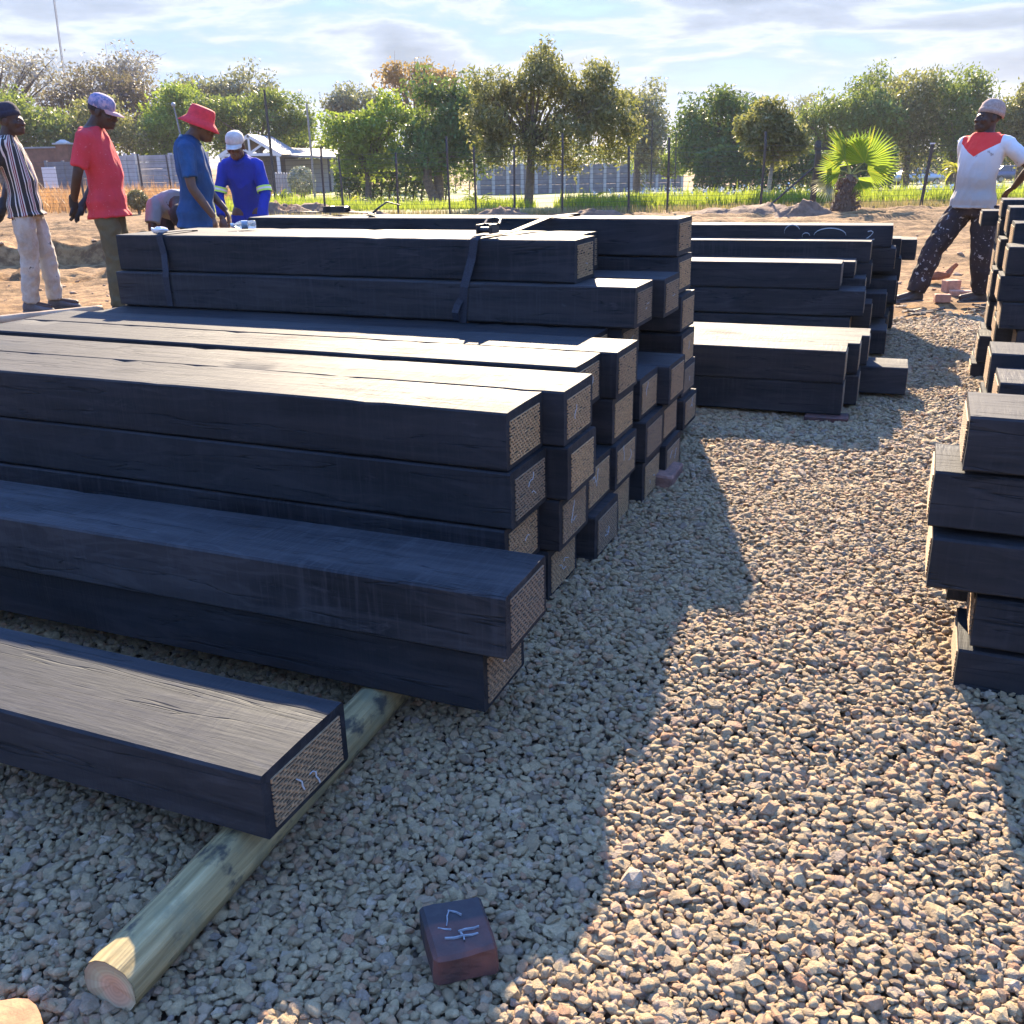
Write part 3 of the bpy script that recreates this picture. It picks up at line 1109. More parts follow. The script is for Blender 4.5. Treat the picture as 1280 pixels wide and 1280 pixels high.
# loose strap with its ratchet lying on the far edge of the bundle
s3 = empty('loose_ratchet', UV3(2.62, 4.17, .985))
tag(s3, 'black ratchet and loose tie lying on the rear left part of the bundle top', 'ratchet')
ribbon('webbing', rel(s3, [UV3(2.98, 4.23, .99), UV3(2.9, 4.235, .994), UV3(2.8, 4.22, .993), UV3(2.72, 4.225, 1.0), UV3(2.62, 4.2, .995), UV3(2.5, 4.20, .992), UV3(2.43, 4.12, .993), UV3(2.40, 4.05, .992)]), Vector((VA[0], VA[1], 0)), .03, .004, MAT_BLACK, s3)
bm = bmesh.new()
M_ = Matrix.Translation(Vector(UV3(2.68, 4.20, .995)) - Vector(s3.location)) @ Matrix.Rotation(-TH, 4, 'Z')
add_box(bm, (-.06, -.03, 0), (.06, -.022, .03), M_)
add_box(bm, (-.06, .022, 0), (.06, .03, .03), M_)
add_tube(bm, [M_ @ Vector((-.03, -.03, .016)), M_ @ Vector((-.03, .03, .016))], .014, 10)
add_tube(bm, [M_ @ Vector((.05, -.03, .02)), M_ @ Vector((.05, .03, .02))], .009, 8)
bobj('ratchet_body', bm, MAT_BLACK, s3)
bm = bmesh.new()
add_tube(bm, [Vector(UV3(2.43, 4.12, .998)) - Vector(s3.location), Vector(UV3(2.39, 4.10, 1.02)) - Vector(s3.location), Vector(UV3(2.37, 4.15, 1.045)) - Vector(s3.location), Vector(UV3(2.31, 4.17, 1.03)) - Vector(s3.location)], [.006, .005, .004, .003], 6)
bobj('wire_tie', bm, MAT_BLACK, s3)

# clear bottle on the bundle
m, nt, b, tc = new_mat('clear_plastic')
b.inputs['Base Color'].default_value = (.72, .80, .86, 1)
b.inputs['Roughness'].default_value = .12
b.inputs['Transmission Weight'].default_value = .75
b.inputs['IOR'].default_value = 1.25
b0 = empty('water_bottle', UV3(2.88, 3.82, .943))
tag(b0, 'clear plastic bottle lying on the left part of the bundle top', 'bottle')
prof = [(0, .0), (.002, .026), (.02, .030), (.05, .028), (.06, .030), (.11, .029), (.135, .022), (.15, .013), (.165, .012)]
bm = bmesh.new()
add_tube(bm, [(-z, 0, .031) for z, r_ in prof], [max(r_, .001) for z, r_ in prof], 16)
bot_ = bobj('bottle_body', bm, m, b0, smooth=True)
bm = bmesh.new()
add_tube(bm, [(-.163, 0, .031), (-.185, 0, .031)], .015, 12)
bobj('cap', bm, simple_mat('bottle_cap', (.55, .6, .66), .4, .1), b0)
bm = bmesh.new()
add_tube(bm, [(-.062, 0, .031), (-.105, 0, .031)], .0308, 16, cap=False)
bobj('paper_band', bm, simple_mat('bottle_band', (.25, .32, .40), .5, .4, 40), b0)
b0.rotation_euler = (0, 0, R(12))
b0.scale = (.62, .62, .62)
# ------------------------------------------------------------------ lawn, hills
m, nt, b, tc = new_mat('lawn')
P = tc.outputs['Object']
n1 = nt.noise(P, .35, 5, .6)
n2 = nt.noise(P, 6, 5, .7)
c = nt.ramp(n1, [(.35, (.16, .20, .045)), (.55, (.24, .235, .075)), (.72, (.34, .26, .12))])
c = nt.mix(nt.ramp(n2, [(.4, .5), (.62, 0)]), c, (.09, .11, .03))
nt.set(b.inputs['Base Color'], c)
b.inputs['Roughness'].default_value = .95
nt.set(b.inputs['Normal'], nt.bump(n2, .8, .05))
MAT_LAWN = m
tag(mobj('lawn', grid_mesh('lawn', np.concatenate([np.arange(-9, 60, 1.0)]), np.arange(25.2, 120, 1.0),
    lambda x, y: ground_z(x, y) - .08 + .13 * smooth01(25.2, 27, y) + .12 * vnoise(x * .6, y * .6, 33) * smooth01(25.2, 27, y)), MAT_LAWN), 'dry green lawn beyond the wire fence', kind='structure')

m_hill = simple_mat('hill_bush', (.07, .10, .06), .95, .4, .01)
xs_ = np.arange(-1600, 1601, 60.0)
ys_ = np.arange(900, 1900, 60.0)
tag(mobj('distant_hill', grid_mesh('distant_hill', xs_, ys_, lambda x, y: -12 + 46 * np.exp(-((y - 1350) / 260) ** 2) * (.8 + .7 * vnoise(x / 420, y / 400, 51))), m_hill),
    'low wooded hill far beyond the trees', kind='structure')


# ------------------------------------------------------------------ foliage tools
def leaf_mat(name, dark, light, warm=None, trans=.35, scale=.9, tmix=.3):
    m, nt, b, tc = new_mat(name)
    geo = nt.n.new('ShaderNodeNewGeometry')
    isl = geo.outputs['Random Per Island']
    n1 = nt.noise(tc.outputs['Object'], scale, 3, .6)
    c = nt.ramp(nt.math('ADD', nt.math('MULTIPLY', isl, .55), nt.math('MULTIPLY', n1, .6)), [(.25, dark), (.85, light)])
    if warm:
        c = nt.mix(nt.ramp(isl, [(.80, 0), (.97, .8)]), c, warm)
    nt.set(b.inputs['Base Color'], c)
    b.inputs['Roughness'].default_value = .55
    b.inputs['Specular IOR Level'].default_value = .3
    tr = nt.node('ShaderNodeBsdfTranslucent', {0: nt.mix(tmix, c, (.45, .50, .06))})
    mx = nt.node('ShaderNodeMixShader', {0: trans, 1: b.outputs[0], 2: tr.outputs[0]})
    out = [n for n in m.node_tree.nodes if n.bl_idname == 'ShaderNodeOutputMaterial'][0]
    m.node_tree.links.new(mx.outputs[0], out.inputs[0])
    return m


def leaf_quads(C, size, r_, flat=.0, aspect=.45, droop=0.0):
    n = len(C)
    d = r_.normal(size=(n, 3))
    d[:, 2] = d[:, 2] * (1 - flat) - droop
    d /= np.linalg.norm(d, axis=1)[:, None]
    e = r_.normal(size=(n, 3))
    e -= (e * d).sum(1)[:, None] * d
    e /= np.linalg.norm(e, axis=1)[:, None]
    L = size * np.exp(r_.normal(0, .3, n))[:, None]
    wv = e * L * aspect * .5
    a = C - d * L * .5
    b_ = C + d * L * .5
    mid = C + d * L * .05
    # kite shaped leaf: tip, side, tip, side
    return np.stack([a, mid + wv, b_, mid - wv], 1)


MAT_TRUNK = simple_mat('tree_bark', (.13, .10, .075), .95, .45, 10, .6)
MAT_TRUNK_PALE = simple_mat('pale_bark', (.30, .26, .21), .9, .35, 10, .5)


def tree(label, base, lobes, nleaf, lsize, mat, trunk_r=.14, trunk_top=None, seed=1, clump=(.25, .5), ncl=None, droop=0.0, bark=None, group='trees beyond the yard',
         branches=None, aspect=.45, name='tree', fill=.45, trunks=1, twig=0):
    """lobes: list of (centre xyz, radii xyz) in world space"""
    r_ = np.random.default_rng(seed)
    rr = random.Random(seed)
    base = Vector(base)
    root = empty(name, base)
    tag(root, label, 'tree', group)
    subl = []
    for (c, r) in lobes:
        for q_ in range(6):
            d_ = r_.normal(size=3)
            d_[2] = abs(d_[2]) * .8 - .1
            d_ /= np.linalg.norm(d_)
            f_ = r_.uniform(.24, .46)
            subl.append((tuple(np.array(c) + d_ * np.array(r) * r_.uniform(.78, 1.05)), tuple(np.array(r) * f_)))
    lobes = [(c, tuple(np.array(r) * .82)) for c, r in lobes] + subl
    vol = np.array([l[1][0] * l[1][1] * l[1][2] for l in lobes])
    vol = vol ** .75
    vol /= vol.sum()
    ncl = ncl or 160
    cl, cr = [], []
    for (c, r), p in zip(lobes, vol):
        k = max(3, int(ncl * p))
        d = r_.normal(size=(k, 3))
        d /= np.linalg.norm(d, axis=1)[:, None]
        rad = r_.uniform(fill, 1.0, k) ** .6
        wob = 1 + .28 * r_.normal(size=k)
        pts = np.array(c) + d * np.array(r) * (rad * np.clip(wob, .6, 1.15))[:, None]
        cl.append(pts)
        cr.append(r_.uniform(clump[0], clump[1], k))
    cl = np.concatenate(cl)
    cr = np.concatenate(cr)
    wts = cr ** 2
    idx = r_.choice(len(cl), nleaf, p=wts / wts.sum())
    off = r_.normal(size=(nleaf, 3))
    off = np.clip(off, -1.5, 1.5) * (cr[idx] * .55)[:, None]
    off[:, 2] *= .75
    if droop:
        off[:, 2] -= np.abs(r_.normal(size=nleaf)) * droop * .35
    C = cl[idx] + off - np.array(base)
    q = leaf_quads(C, lsize, r_, aspect=aspect, droop=droop)
    mobj('crown', quads_mesh('crown', q), mat, root)
    bm = bmesh.new()
    tt = Vector(trunk_top) - base if trunk_top else Vector((0, 0, (lobes[0][0][2] - base.z) * .55))
    for k in range(trunks):
        o_ = Vector((rr.uniform(-.1, .1) * (k > 0) * 3, rr.uniform(-.1, .1) * (k > 0) * 3, 0))
        mid = tt * .5 + o_ * 2 + Vector((rr.uniform(-.1, .1), rr.uniform(-.1, .1), 0)) * tt.length * .3
        add_tube(bm, [o_ * .4 + Vector((0, 0, -.15)), o_ * .6 + Vector((0, 0, .05)), mid, tt + o_ * 2], [trunk_r * 1.5, trunk_r * 1.15, trunk_r, trunk_r * .8], 9)
    nb = branches or 10
    order = r_.permutation(len(cl))[:nb]
    for i in order:
        e = Vector(cl[i]) - base
        m1 = tt.lerp(e, .45) + Vector((rr.uniform(-.1, .1), rr.uniform(-.1, .1), rr.uniform(0, .12))) * tt.length * .5
        add_tube(bm, [tt * .93, m1, e], [trunk_r * .55, trunk_r * .3, trunk_r * .08], 6, cap=False)
        for q_ in range(twig):
            e2 = e + Vector((rr.gauss(0, 1), rr.gauss(0, 1), rr.gauss(.3, 1))) * clump[1] * .45
            add_tube(bm, [m1.lerp(e, .5), e, e2], [trunk_r * .12, trunk_r * .07, trunk_r * .03], 4, cap=False)
    bobj('trunk', bm, bark or MAT_TRUNK, root, smooth=True)
    return root


def lobe(x0, x1, y0, y1, Y, depth=None):
    """ellipsoid whose outline in the photograph spans x0..x1, y0..y1 at distance Y"""
    a = at((x0 + x1) / 2, (y0 + y1) / 2, Y)
    k = Y / 1277.0
    rx = (x1 - x0) / 2 * k
    rz = (y1 - y0) / 2 * k * 1.02
    return ((a.x, a.y, a.z), (rx, depth or max(.6 * rx, rz * .8), rz))


def gbase(px, Y):
    x = at(px, 240, Y).x
    return (x, Y, gz(x, Y))


LM_BRIGHT = leaf_mat('leaf_bright', (0.055, 0.122, 0.015), (0.232, 0.329, 0.043), trans=.45)
LM_DEEP = leaf_mat('leaf_deep', (0.022, 0.067, 0.022), (0.073, 0.159, 0.043), trans=.3)
LM_OLIVE = leaf_mat('leaf_olive', (0.055, 0.067, 0.027), (0.232, 0.226, 0.085), warm=(0.366, 0.317, 0.171), trans=.35)
LM_GREY = leaf_mat('leaf_grey', (0.079, 0.091, 0.055), (0.244, 0.244, 0.159), trans=.3)
LM_MID = leaf_mat('leaf_mid', (0.037, 0.085, 0.022), (0.140, 0.207, 0.049), trans=.38)
LM_PURPLE = leaf_mat('leaf_purple', (.060, .040, .042), (.19, .125, .12), trans=.25)
LM_ORANGE = leaf_mat('leaf_orange', (0.171, 0.110, 0.055), (0.464, 0.244, 0.098), trans=.3)
LM_TWIG = leaf_mat('leaf_twig', (0.171, 0.146, 0.128), (0.366, 0.329, 0.293), trans=.2)
LM_YELLOW = leaf_mat('leaf_yellow', (.20, .19, .02), (.42, .38, .04), trans=.45)

# --- the trees, left to right
Y = 62
tree('bare grey tree with thin twigs at the far left edge behind the striped shirted man', gbase(5, Y), [lobe(-60, 62, 62, 150, Y), lobe(-70, 20, 100, 190, Y)], 5200, .20, LM_TWIG, .28, seed=2, clump=(.6, 1.3), ncl=130, branches=46, twig=3)
Y = 56
tree('dark green low tree behind the head of the striped shirted man', gbase(20, Y), [lobe(-30, 55, 110, 205, Y), lobe(30, 100, 140, 205, Y)], 9000, .22, LM_MID, .2, seed=3, clump=(.5, 1.0), ncl=120)
Y = 66
tree('large purple brown tree with a rounded crown left of the red shirted man', gbase(130, Y), [lobe(82, 195, 82, 160, Y), lobe(60, 120, 110, 190, Y), lobe(130, 205, 110, 200, Y)], 15000, .19, LM_PURPLE, .3, seed=4, clump=(.5, 1.1), ncl=230, branches=40, twig=2)
Y = 70
tree('pale leafless tree rising behind the purple brown one', gbase(125, Y), [lobe(80, 180, 72, 130, Y)], 2600, .2, LM_TWIG, .2, seed=44, clump=(.6, 1.2), ncl=90, branches=40, twig=3)
Y = 58
tree('olive green bushy tree under the purple brown one', gbase(90, Y), [lobe(66, 190, 130, 205, Y)], 9000, .2, LM_OLIVE, .2, seed=5, clump=(.5, .9), ncl=120)
Y = 60
tree('bright green bushy tree between the red shirt and the red bucket hat', gbase(215, Y), [lobe(185, 255, 112, 160, Y), lobe(165, 250, 140, 215, Y)], 13000, .2, LM_BRIGHT, .2, seed=6, clump=(.4, .9), ncl=150)
Y = 72
tree('sparse grey green tree above the red bucket hat', gbase(285, Y), [lobe(225, 300, 98, 150, Y), lobe(270, 345, 96, 150, Y)], 7000, .24, LM_GREY, .3, seed=7, clump=(.5, 1.1), ncl=140, branches=36, twig=3)
Y = 57
tree('flat topped dark thorn tree behind the gable roof', gbase(330, Y), [lobe(255, 385, 122, 165, Y), lobe(330, 395, 138, 185, Y), lobe(250, 300, 150, 200, Y)], 15000, .17, LM_MID, .22, seed=8, clump=(.4, .8), ncl=200, branches=20)
Y = 60
tree('yellow green bush right of the gable roof', gbase(370, Y), [lobe(340, 420, 165, 200, Y)], 5000, .18, LM_BRIGHT, .12, seed=9, clump=(.3, .6), ncl=60)
Y = 75
tree('hazy pale green tree far behind the bright leafy one', gbase(440, Y), [lobe(418, 490, 112, 170, Y)], 6000, .24, LM_GREY, .25, seed=10, clump=(.5, .9), ncl=90, branches=20, twig=2)
Y = 44
tree('bright leafy tree with layered branches left of the dark round one', gbase(460, Y), [lobe(402, 470, 140, 200, Y), lobe(440, 515, 128, 190, Y), lobe(410, 505, 175, 228, Y)], 12000, .17, LM_BRIGHT, .13, seed=11, clump=(.3, .6), ncl=110, branches=22)
Y = 68
tree('tall tree with orange brown top behind the dark round one', gbase(525, Y), [lobe(483, 565, 84, 135, Y)], 5000, .22, LM_ORANGE, .25, seed=12, clump=(.4, .8), ncl=100, branches=30, twig=2)
Y = 42
tree('dense dark green round tree in the middle distance', gbase(548, Y), [lobe(498, 600, 108, 190, Y), lobe(496, 560, 150, 232, Y), lobe(540, 625, 145, 225, Y)], 26000, .16, LM_DEEP, .2, seed=13, clump=(.35, .7), ncl=220, branches=16, trunks=2)
Y = 30
bx = gbase(660, Y)
tree('tallest olive tree at the fence line with two leafy heads and a bare trunk', bx,
     [lobe(628, 708, 62, 150, Y), lobe(585, 650, 95, 190, Y), lobe(705, 785, 74, 165, Y), lobe(640, 800, 125, 205, Y), lobe(600, 660, 150, 205, Y)],
     30000, .125, LM_OLIVE, .125, trunk_top=at(664, 178, Y), seed=14, clump=(.18, .40), ncl=300, droop=.5, branches=30, aspect=.34)
Y = 60
tree('grey dark tree just right of the tallest olive tree', gbase(795, Y), [lobe(772, 820, 108, 200, Y), lobe(790, 830, 135, 225, Y)], 9000, .2, LM_GREY, .2, seed=15, clump=(.4, .8), ncl=110, branches=20, twig=2)
Y = 62
tree('low yellow green bushes in the gap under the open sky', gbase(835, Y), [lobe(800, 850, 180, 225, Y), lobe(836, 875, 175, 225, Y)], 5000, .18, LM_BRIGHT, .1, seed=16, clump=(.3, .7), ncl=60)
Y = 50
tree('rounded mid green tree right of the sky gap', gbase(895, Y), [lobe(858, 945, 118, 180, Y), lobe(845, 910, 145, 228, Y), lobe(890, 960, 150, 230, Y)], 20000, .17, LM_DEEP, .18, seed=17, clump=(.35, .75), ncl=190, branches=18)
Y = 29
tree('small olive tree with a slender pale trunk behind the fence corner', gbase(960, Y), [lobe(926, 1000, 136, 190, Y), lobe(940, 1012, 150, 205, Y)], 13000, .11, LM_OLIVE, .06, trunk_top=at(966, 200, Y), seed=18, clump=(.15, .35), ncl=150, bark=MAT_TRUNK_PALE, branches=20, droop=.3)
Y = 58
for lb, lo, sd_, mt in (
        ('dark willow like tree behind the fan palm', [lobe(1005, 1075, 112, 200, Y), lobe(1040, 1120, 100, 200, Y)], 19, LM_MID),
        ('drooping olive green tree between the fan palm and the man on the right', [lobe(1095, 1185, 98, 190, Y), lobe(1120, 1175, 105, 215, Y)], 20, LM_OLIVE),
        ('wide drooping green tree behind the head of the right hand man', [lobe(1150, 1245, 96, 190, Y), lobe(1165, 1260, 140, 215, Y)], 21, LM_MID),
        ('grey green tree at the far right edge', [lobe(1240, 1330, 108, 205, Y)], 22, LM_OLIVE)):
    tree(lb, (lo[0][0][0], Y, gz(lo[0][0][0], Y)), lo, 17000, .19, mt, .2, seed=sd_, clump=(.4, .8), ncl=190, droop=.8, branches=16)
Y = 75
tree('thin bare tops of a tree behind the right hand row', gbase(1050, Y), [lobe(990, 1060, 115, 160, Y), lobe(1085, 1120, 92, 140, Y)], 2500, .2, LM_GREY, .2, seed=23, clump=(.3, .6), ncl=60, branches=24, twig=2)


def hedge(label, x0, x1, y0, y1, Y, n, mat, seed, ls=.16, dp=1.0):
    r_ = np.random.default_rng(seed)
    a, b_ = at(x0, y1, Y), at(x1, y0, Y)
    root = empty('hedge', ((a.x + b_.x) / 2, Y, gz((a.x + b_.x) / 2, Y)))
    tag(root, label, 'hedge')
    zt = b_.z - root.location.z
    X = r_.uniform(a.x, b_.x, n) - root.location.x
    Yy = r_.uniform(-dp / 2, dp / 2, n)
    top = zt * (1 + .12 * vnoise(X * .9, Yy * 0, seed) * 2)
    Zz = top * r_.uniform(0, 1, n) ** .6
    C = np.stack([X, Yy, Zz], -1)
    mobj('foliage', quads_mesh('foliage', leaf_quads(C, ls, r_)), mat, root)
    bm = bmesh.new()
    for k in range(14):
        x = a.x + (b_.x - a.x) * (k + .5) / 14 - root.location.x
        add_tube(bm, [(x, 0, -.1), (x + .1, 0, zt * .5), (x, .1, zt * .9)], [.05, .04, .01], 6)
    bobj('stems', bm, MAT_TRUNK, root)
    return root


hedge('long dark hedge behind the fence between the slender tree and the fan palm', 868, 1120, 182, 236, 47, 26000, LM_DEEP, 31, .15)
hedge('dark hedge behind the parked cars', 1100, 1330, 185, 236, 98, 20000, LM_DEEP, 32, .22)
hedge('low dark hedge at the foot of the dense round tree', 420, 560, 205, 242, 46, 9000, LM_DEEP, 33, .15)
hedge('green hedge in front of the far panel wall', 560, 800, 178, 215, 82, 12000, LM_MID, 34, .22)

# --- round silvery shrub and small plants
def ball_shrub(label, px, py, r, Y, mat, seed, n=3500, cat='shrub'):
    r_ = np.random.default_rng(seed)
    c = at(px, py, Y)
    root = empty('shrub', (c.x, Y, gz(c.x, Y)))
    tag(root, label, cat)
    zc = c.z - root.location.z
    d = r_.normal(size=(n, 3))
    d /= np.linalg.norm(d, axis=1)[:, None]
    C = d * r * (r_.uniform(.75, 1.04, n))[:, None] + np.array([0, 0, zc])
    mobj('foliage', quads_mesh('foliage', leaf_quads(C, .07, r_)), mat, root)
    bm = bmesh.new()
    for k in range(5):
        a = k * 1.26
        add_tube(bm, [(0, 0, -.1), (.2 * r * math.cos(a), .2 * r * math.sin(a), zc * .6), (.6 * r * math.cos(a), .6 * r * math.sin(a), zc)], [.03, .02, .008], 6)
    bobj('stems', bm, MAT_TRUNK, root)
    return root


ball_shrub('round clipped silvery shrub in front of the pale wall', 377, 226, .48, 36, leaf_mat('leaf_silver', (.11, .13, .09), (.42, .43, .36), trans=.2), 41)


def rosette(label, px, py, Y, n, L, mat, seed, name='cycad', up=.7, wid=.05, cat='plant', group=None, trunk=0.0):
    """arching leaves from one point; py = photo row of the foot"""
    rr = random.Random(seed)
    x = at(px, py, Y).x
    root = empty(name, (x, Y, gz(x, Y)))
    tag(root, label, cat, group)
    if trunk:
        bm = bmesh.new()
        add_tube(bm, [(0, 0, -.1), (0, 0, trunk)], [.13, .11], 10)
        bobj('stem', bm, MAT_TRUNK, root)
    for k in range(n):
        a = rr.uniform(0, 6.283)
        el = rr.uniform(.25, 1.35) * up / .7
        ll = L * rr.uniform(.75, 1.1)
        bm = bmesh.new()
        pr = None
        seg = 7
        p = Vector((0, 0, trunk))
        e_ = min(el, 1.5)
        for i in range(seg + 1):
            t = i / seg
            d = Vector((math.cos(a) * math.cos(e_), math.sin(a) * math.cos(e_), math.sin(e_)))
            s = Vector((-math.sin(a), math.cos(a), 0))
            w_ = wid * (math.sin(math.pi * min(1, t * .85 + .12)) ** .6)
            cur = [bm.verts.new(p + s * w_ + Vector((0, 0, w_ * .5))), bm.verts.new(p), bm.verts.new(p - s * w_ + Vector((0, 0, w_ * .5)))]
            if pr:
                bm.faces.new((pr[0], pr[1], cur[1], cur[0]))
                bm.faces.new((pr[1], pr[2], cur[2], cur[1]))
            pr = cur
            p = p + d * ll / seg
            e_ -= .22
        bobj('leaf', bm, mat, root)
    return root


LM_CYCAD = leaf_mat('leaf_cycad', (.03, .075, .018), (.085, .15, .03), trans=.3)
for i, (px, py, Y, n, L, lb) in enumerate((
        (596, 248, 32, 34, .75, 'dark spiky cycad standing alone left of the tallest tree'),
        (470, 248, 33, 30, .7, 'spiky green cycad in front of the bright leafy tree'),
        (437, 250, 33, 22, .65, 'young yellow green palm beside the cycad left of centre'),
        (740, 252, 30, 34, .75, 'dark green leafy clump right of the tallest tree'),
        (722, 255, 29, 20, .5, 'low green clump at the foot of the tallest tree'),
        (350, 232, 38, 24, .8, 'small palm like plant beside the gable posts'),
        (330, 246, 34, 20, .5, 'low green plant left of the round silvery shrub'))):
    rosette(lb, px, py, Y, n, L, LM_YELLOW if 'yellow' in lb else LM_CYCAD, 60 + i, wid=.06)

# green strappy plants in beds: nobody could count the blades
def blades(name, label, xs_, ys_, hgt, mat, seed, kind='stuff', wid=.012, lean=.35, cat='plants', zoff=.0):
    r_ = np.random.default_rng(seed)
    n = len(xs_)
    z0 = ground_z(xs_, ys_) + zoff
    h = hgt * np.exp(r_.normal(0, .25, n))
    a = r_.uniform(0, 6.283, n)
    ln = r_.uniform(0, lean, n)
    d1 = np.stack([np.cos(a) * ln * .4, np.sin(a) * ln * .4, np.ones(n)], -1)
    d2 = np.stack([np.cos(a) * ln * 1.6, np.sin(a) * ln * 1.6, np.ones(n) * .8], -1)
    p0 = np.stack([xs_, ys_, z0 - .03], -1)
    p1 = p0 + d1 * (h * .5)[:, None]
    p2 = p1 + d2 * (h * .5)[:, None]
    s = np.stack([-np.sin(a), np.cos(a), np.zeros(n)], -1) * wid
    q1 = np.stack([p0 - s, p0 + s, p1 + s * .8, p1 - s * .8], 1)
    q2 = np.stack([p1 - s * .8, p1 + s * .8, p2 + s * .1, p2 - s * .1], 1)
    o = mobj(name, quads_mesh(name, np.concatenate([q1, q2])), mat)
    return tag(o, label, cat, kind=kind)


def clumped(x0, x1, y0, y1, ncl, per, spread, seed):
    r_ = np.random.default_rng(seed)
    cx = r_.uniform(x0, x1, ncl)
    cy = r_.uniform(y0, y1, ncl)
    X = (cx[:, None] + r_.normal(0, spread, (ncl, per))).ravel()
    Yy = (cy[:, None] + r_.normal(0, spread, (ncl, per))).ravel()
    return X, Yy


LM_LILY = leaf_mat('leaf_lily', (.10, .17, .015), (.27, .34, .04), trans=.5)
X, Yy = clumped(1.6, 15.5, 25.6, 29.5, 420, 34, .16, 71)
blades('lily_bed', 'bed of bright green strappy plants along the right part of the wire fence', X, Yy, .36, LM_LILY, 72, wid=.016)
X, Yy = clumped(-6.5, .6, 27.5, 31.5, 210, 30, .17, 73)
blades('lily_bed', 'lower bed of yellow green strappy plants left of the tallest tree', X, Yy, .27, LM_LILY, 74, wid=.016)
X, Yy = clumped(-9.5, -5.5, 29, 34, 70, 26, .2, 75)
blades('lily_bed', 'sparse green plants near the round silvery shrub', X, Yy, .4, LM_LILY, 76, wid=.015)
X, Yy = clumped(-7, 13, 23.6, 25.6, 260, 24, .2, 77)
blades('grass_verge', 'short dry grass verge at the foot of the wire fence', X, Yy, .16, leaf_mat('leaf_dry_verge', (.16, .15, .06), (.36, .29, .13), trans=.3, tmix=.05), 78, wid=.010, cat='grass')
X, Yy = clumped(-24, -9.5, 30.5, 41, 520, 34, .42, 79)
blades('dry_grass', 'tall straw coloured dry grass on the left', X, Yy, .50, leaf_mat('leaf_straw', (.30, .16, .06), (.54, .33, .14), trans=.3, tmix=.0), 80, wid=.013, lean=.5, cat='grass')
# white flower heads
r_ = np.random.default_rng(5)
X, Yy = clumped(2.5, 14.5, 26, 29.5, 60, 2, .2, 81)
C = np.stack([X, Yy, ground_z(X, Yy) + r_.uniform(.33, .5, len(X))], -1)
C = np.repeat(C, 7, 0) + r_.normal(0, .035, (len(C) * 7, 3))
tag(mobj('white_flowers', quads_mesh('white_flowers', leaf_quads(C, .05, r_, aspect=.8)), simple_mat('white_petal', (.75, .74, .68), .7, .1)), 'small white flower heads over the strappy plants', 'flowers', kind='stuff')

# spoil heaps
for i, (px, py, Y, w_, h_, lb) in enumerate((
        (955, 262, 22.5, 1.3, .22, 'low dark heap of turned earth near the fence corner'),
        (1005, 265, 21.8, .75, .26, 'brown heap of dug grass and earth beside the fan palm'),
        (628, 262, 23.0, .8, .24, 'small dark earth heap below the tallest tree'),
        (392, 252, 26.0, 1.6, .30, 'dark earth heap right of the man in blue overalls'),
        (350, 258, 25.5, 1.2, .34, 'earth heap just behind the man in blue overalls'),
        (473, 258, 24.0, .6, .15, 'flat earth heap in the open ground left of centre'),
        (745, 262, 23.2, .8, .16, 'flat earth heap right of the tallest tree'),
        (896, 265, 22.5, .9, .15, 'low earth heap above the rear stack'))):
    c = at(px, py, Y)
    bm = bmesh.new()
    bmesh.ops.create_grid(bm, x_segments=30, y_segments=18, size=1)
    for v in bm.verts:
        r2 = v.co.x ** 2 + v.co.y ** 2
        hh = max(0, 1 - r2) ** 1.2
        n_ = mnoise.noise(Vector((v.co.x * 3 + i * 9, v.co.y * 3, 0))) * .5 + mnoise.noise(Vector((v.co.x * 8 + i * 9, v.co.y * 8, 0))) * .35
        v.co = Vector((v.co.x * w_, v.co.y * w_ * .6, (hh * (1 + n_)) * h_ - .05))
    tag(bobj('earth_heap', bm, simple_mat('dark_earth', (.16, .095, .06), .95, .45, 8, .6), None, (c.x, Y, gz(c.x, Y)), smooth=True), lb, 'earth heap')
ball_shrub('round olive tuft of grass between the dry grass and the bending man', 172, 250, .28, 29, leaf_mat('leaf_tuft', (.11, .09, .04), (.25, .20, .09), trans=.2), 42, 1800, 'grass tuft')

# ------------------------------------------------------------------ fan palm
pY = 22.6
pb = at(1056, 262, pY)
palm = empty('fan_palm', (pb.x, pY, 0))
tag(palm, 'short fan palm with glowing yellow green leaves behind the fence corner', 'palm')
bm = bmesh.new()
r_ = random.Random(3)
add_tube(bm, [(-.05, 0, -.1), (-.04, 0, .1), (0, 0, .35), (.04, 0, .62), (.05, 0, .78)], [.30, .27, .20, .15, .10], 12)
bobj('trunk', bm, simple_mat('palm_fibre', (.13, .085, .06), .95, .5, 14, .8), palm)
bm = bmesh.new()
for k in range(150):
    a = r_.uniform(0, 6.283)
    z = r_.uniform(.02, .72)
    rad = .30 - .24 * z
    d = Vector((math.cos(a), math.sin(a), 0))
    add_tube(bm, [d * rad * .8 + Vector((0, 0, z)), d * (rad + .06) + Vector((0, 0, z + .05)), d * (rad + .10) + Vector((0, 0, z + .0))], [.02, .015, .004], 4)
bobj('leaf_bases', bm, simple_mat('palm_stub', (.20, .13, .085), .95, .5, 20), palm)
LM_PALM = leaf_mat('leaf_palm', (.10, .20, .02), (.22, .34, .035), warm=(.36, .36, .03), trans=.5, scale=3)
LM_PALMDRY = leaf_mat('leaf_palm_dry', (.22, .22, .13), (.42, .40, .26), trans=.25)


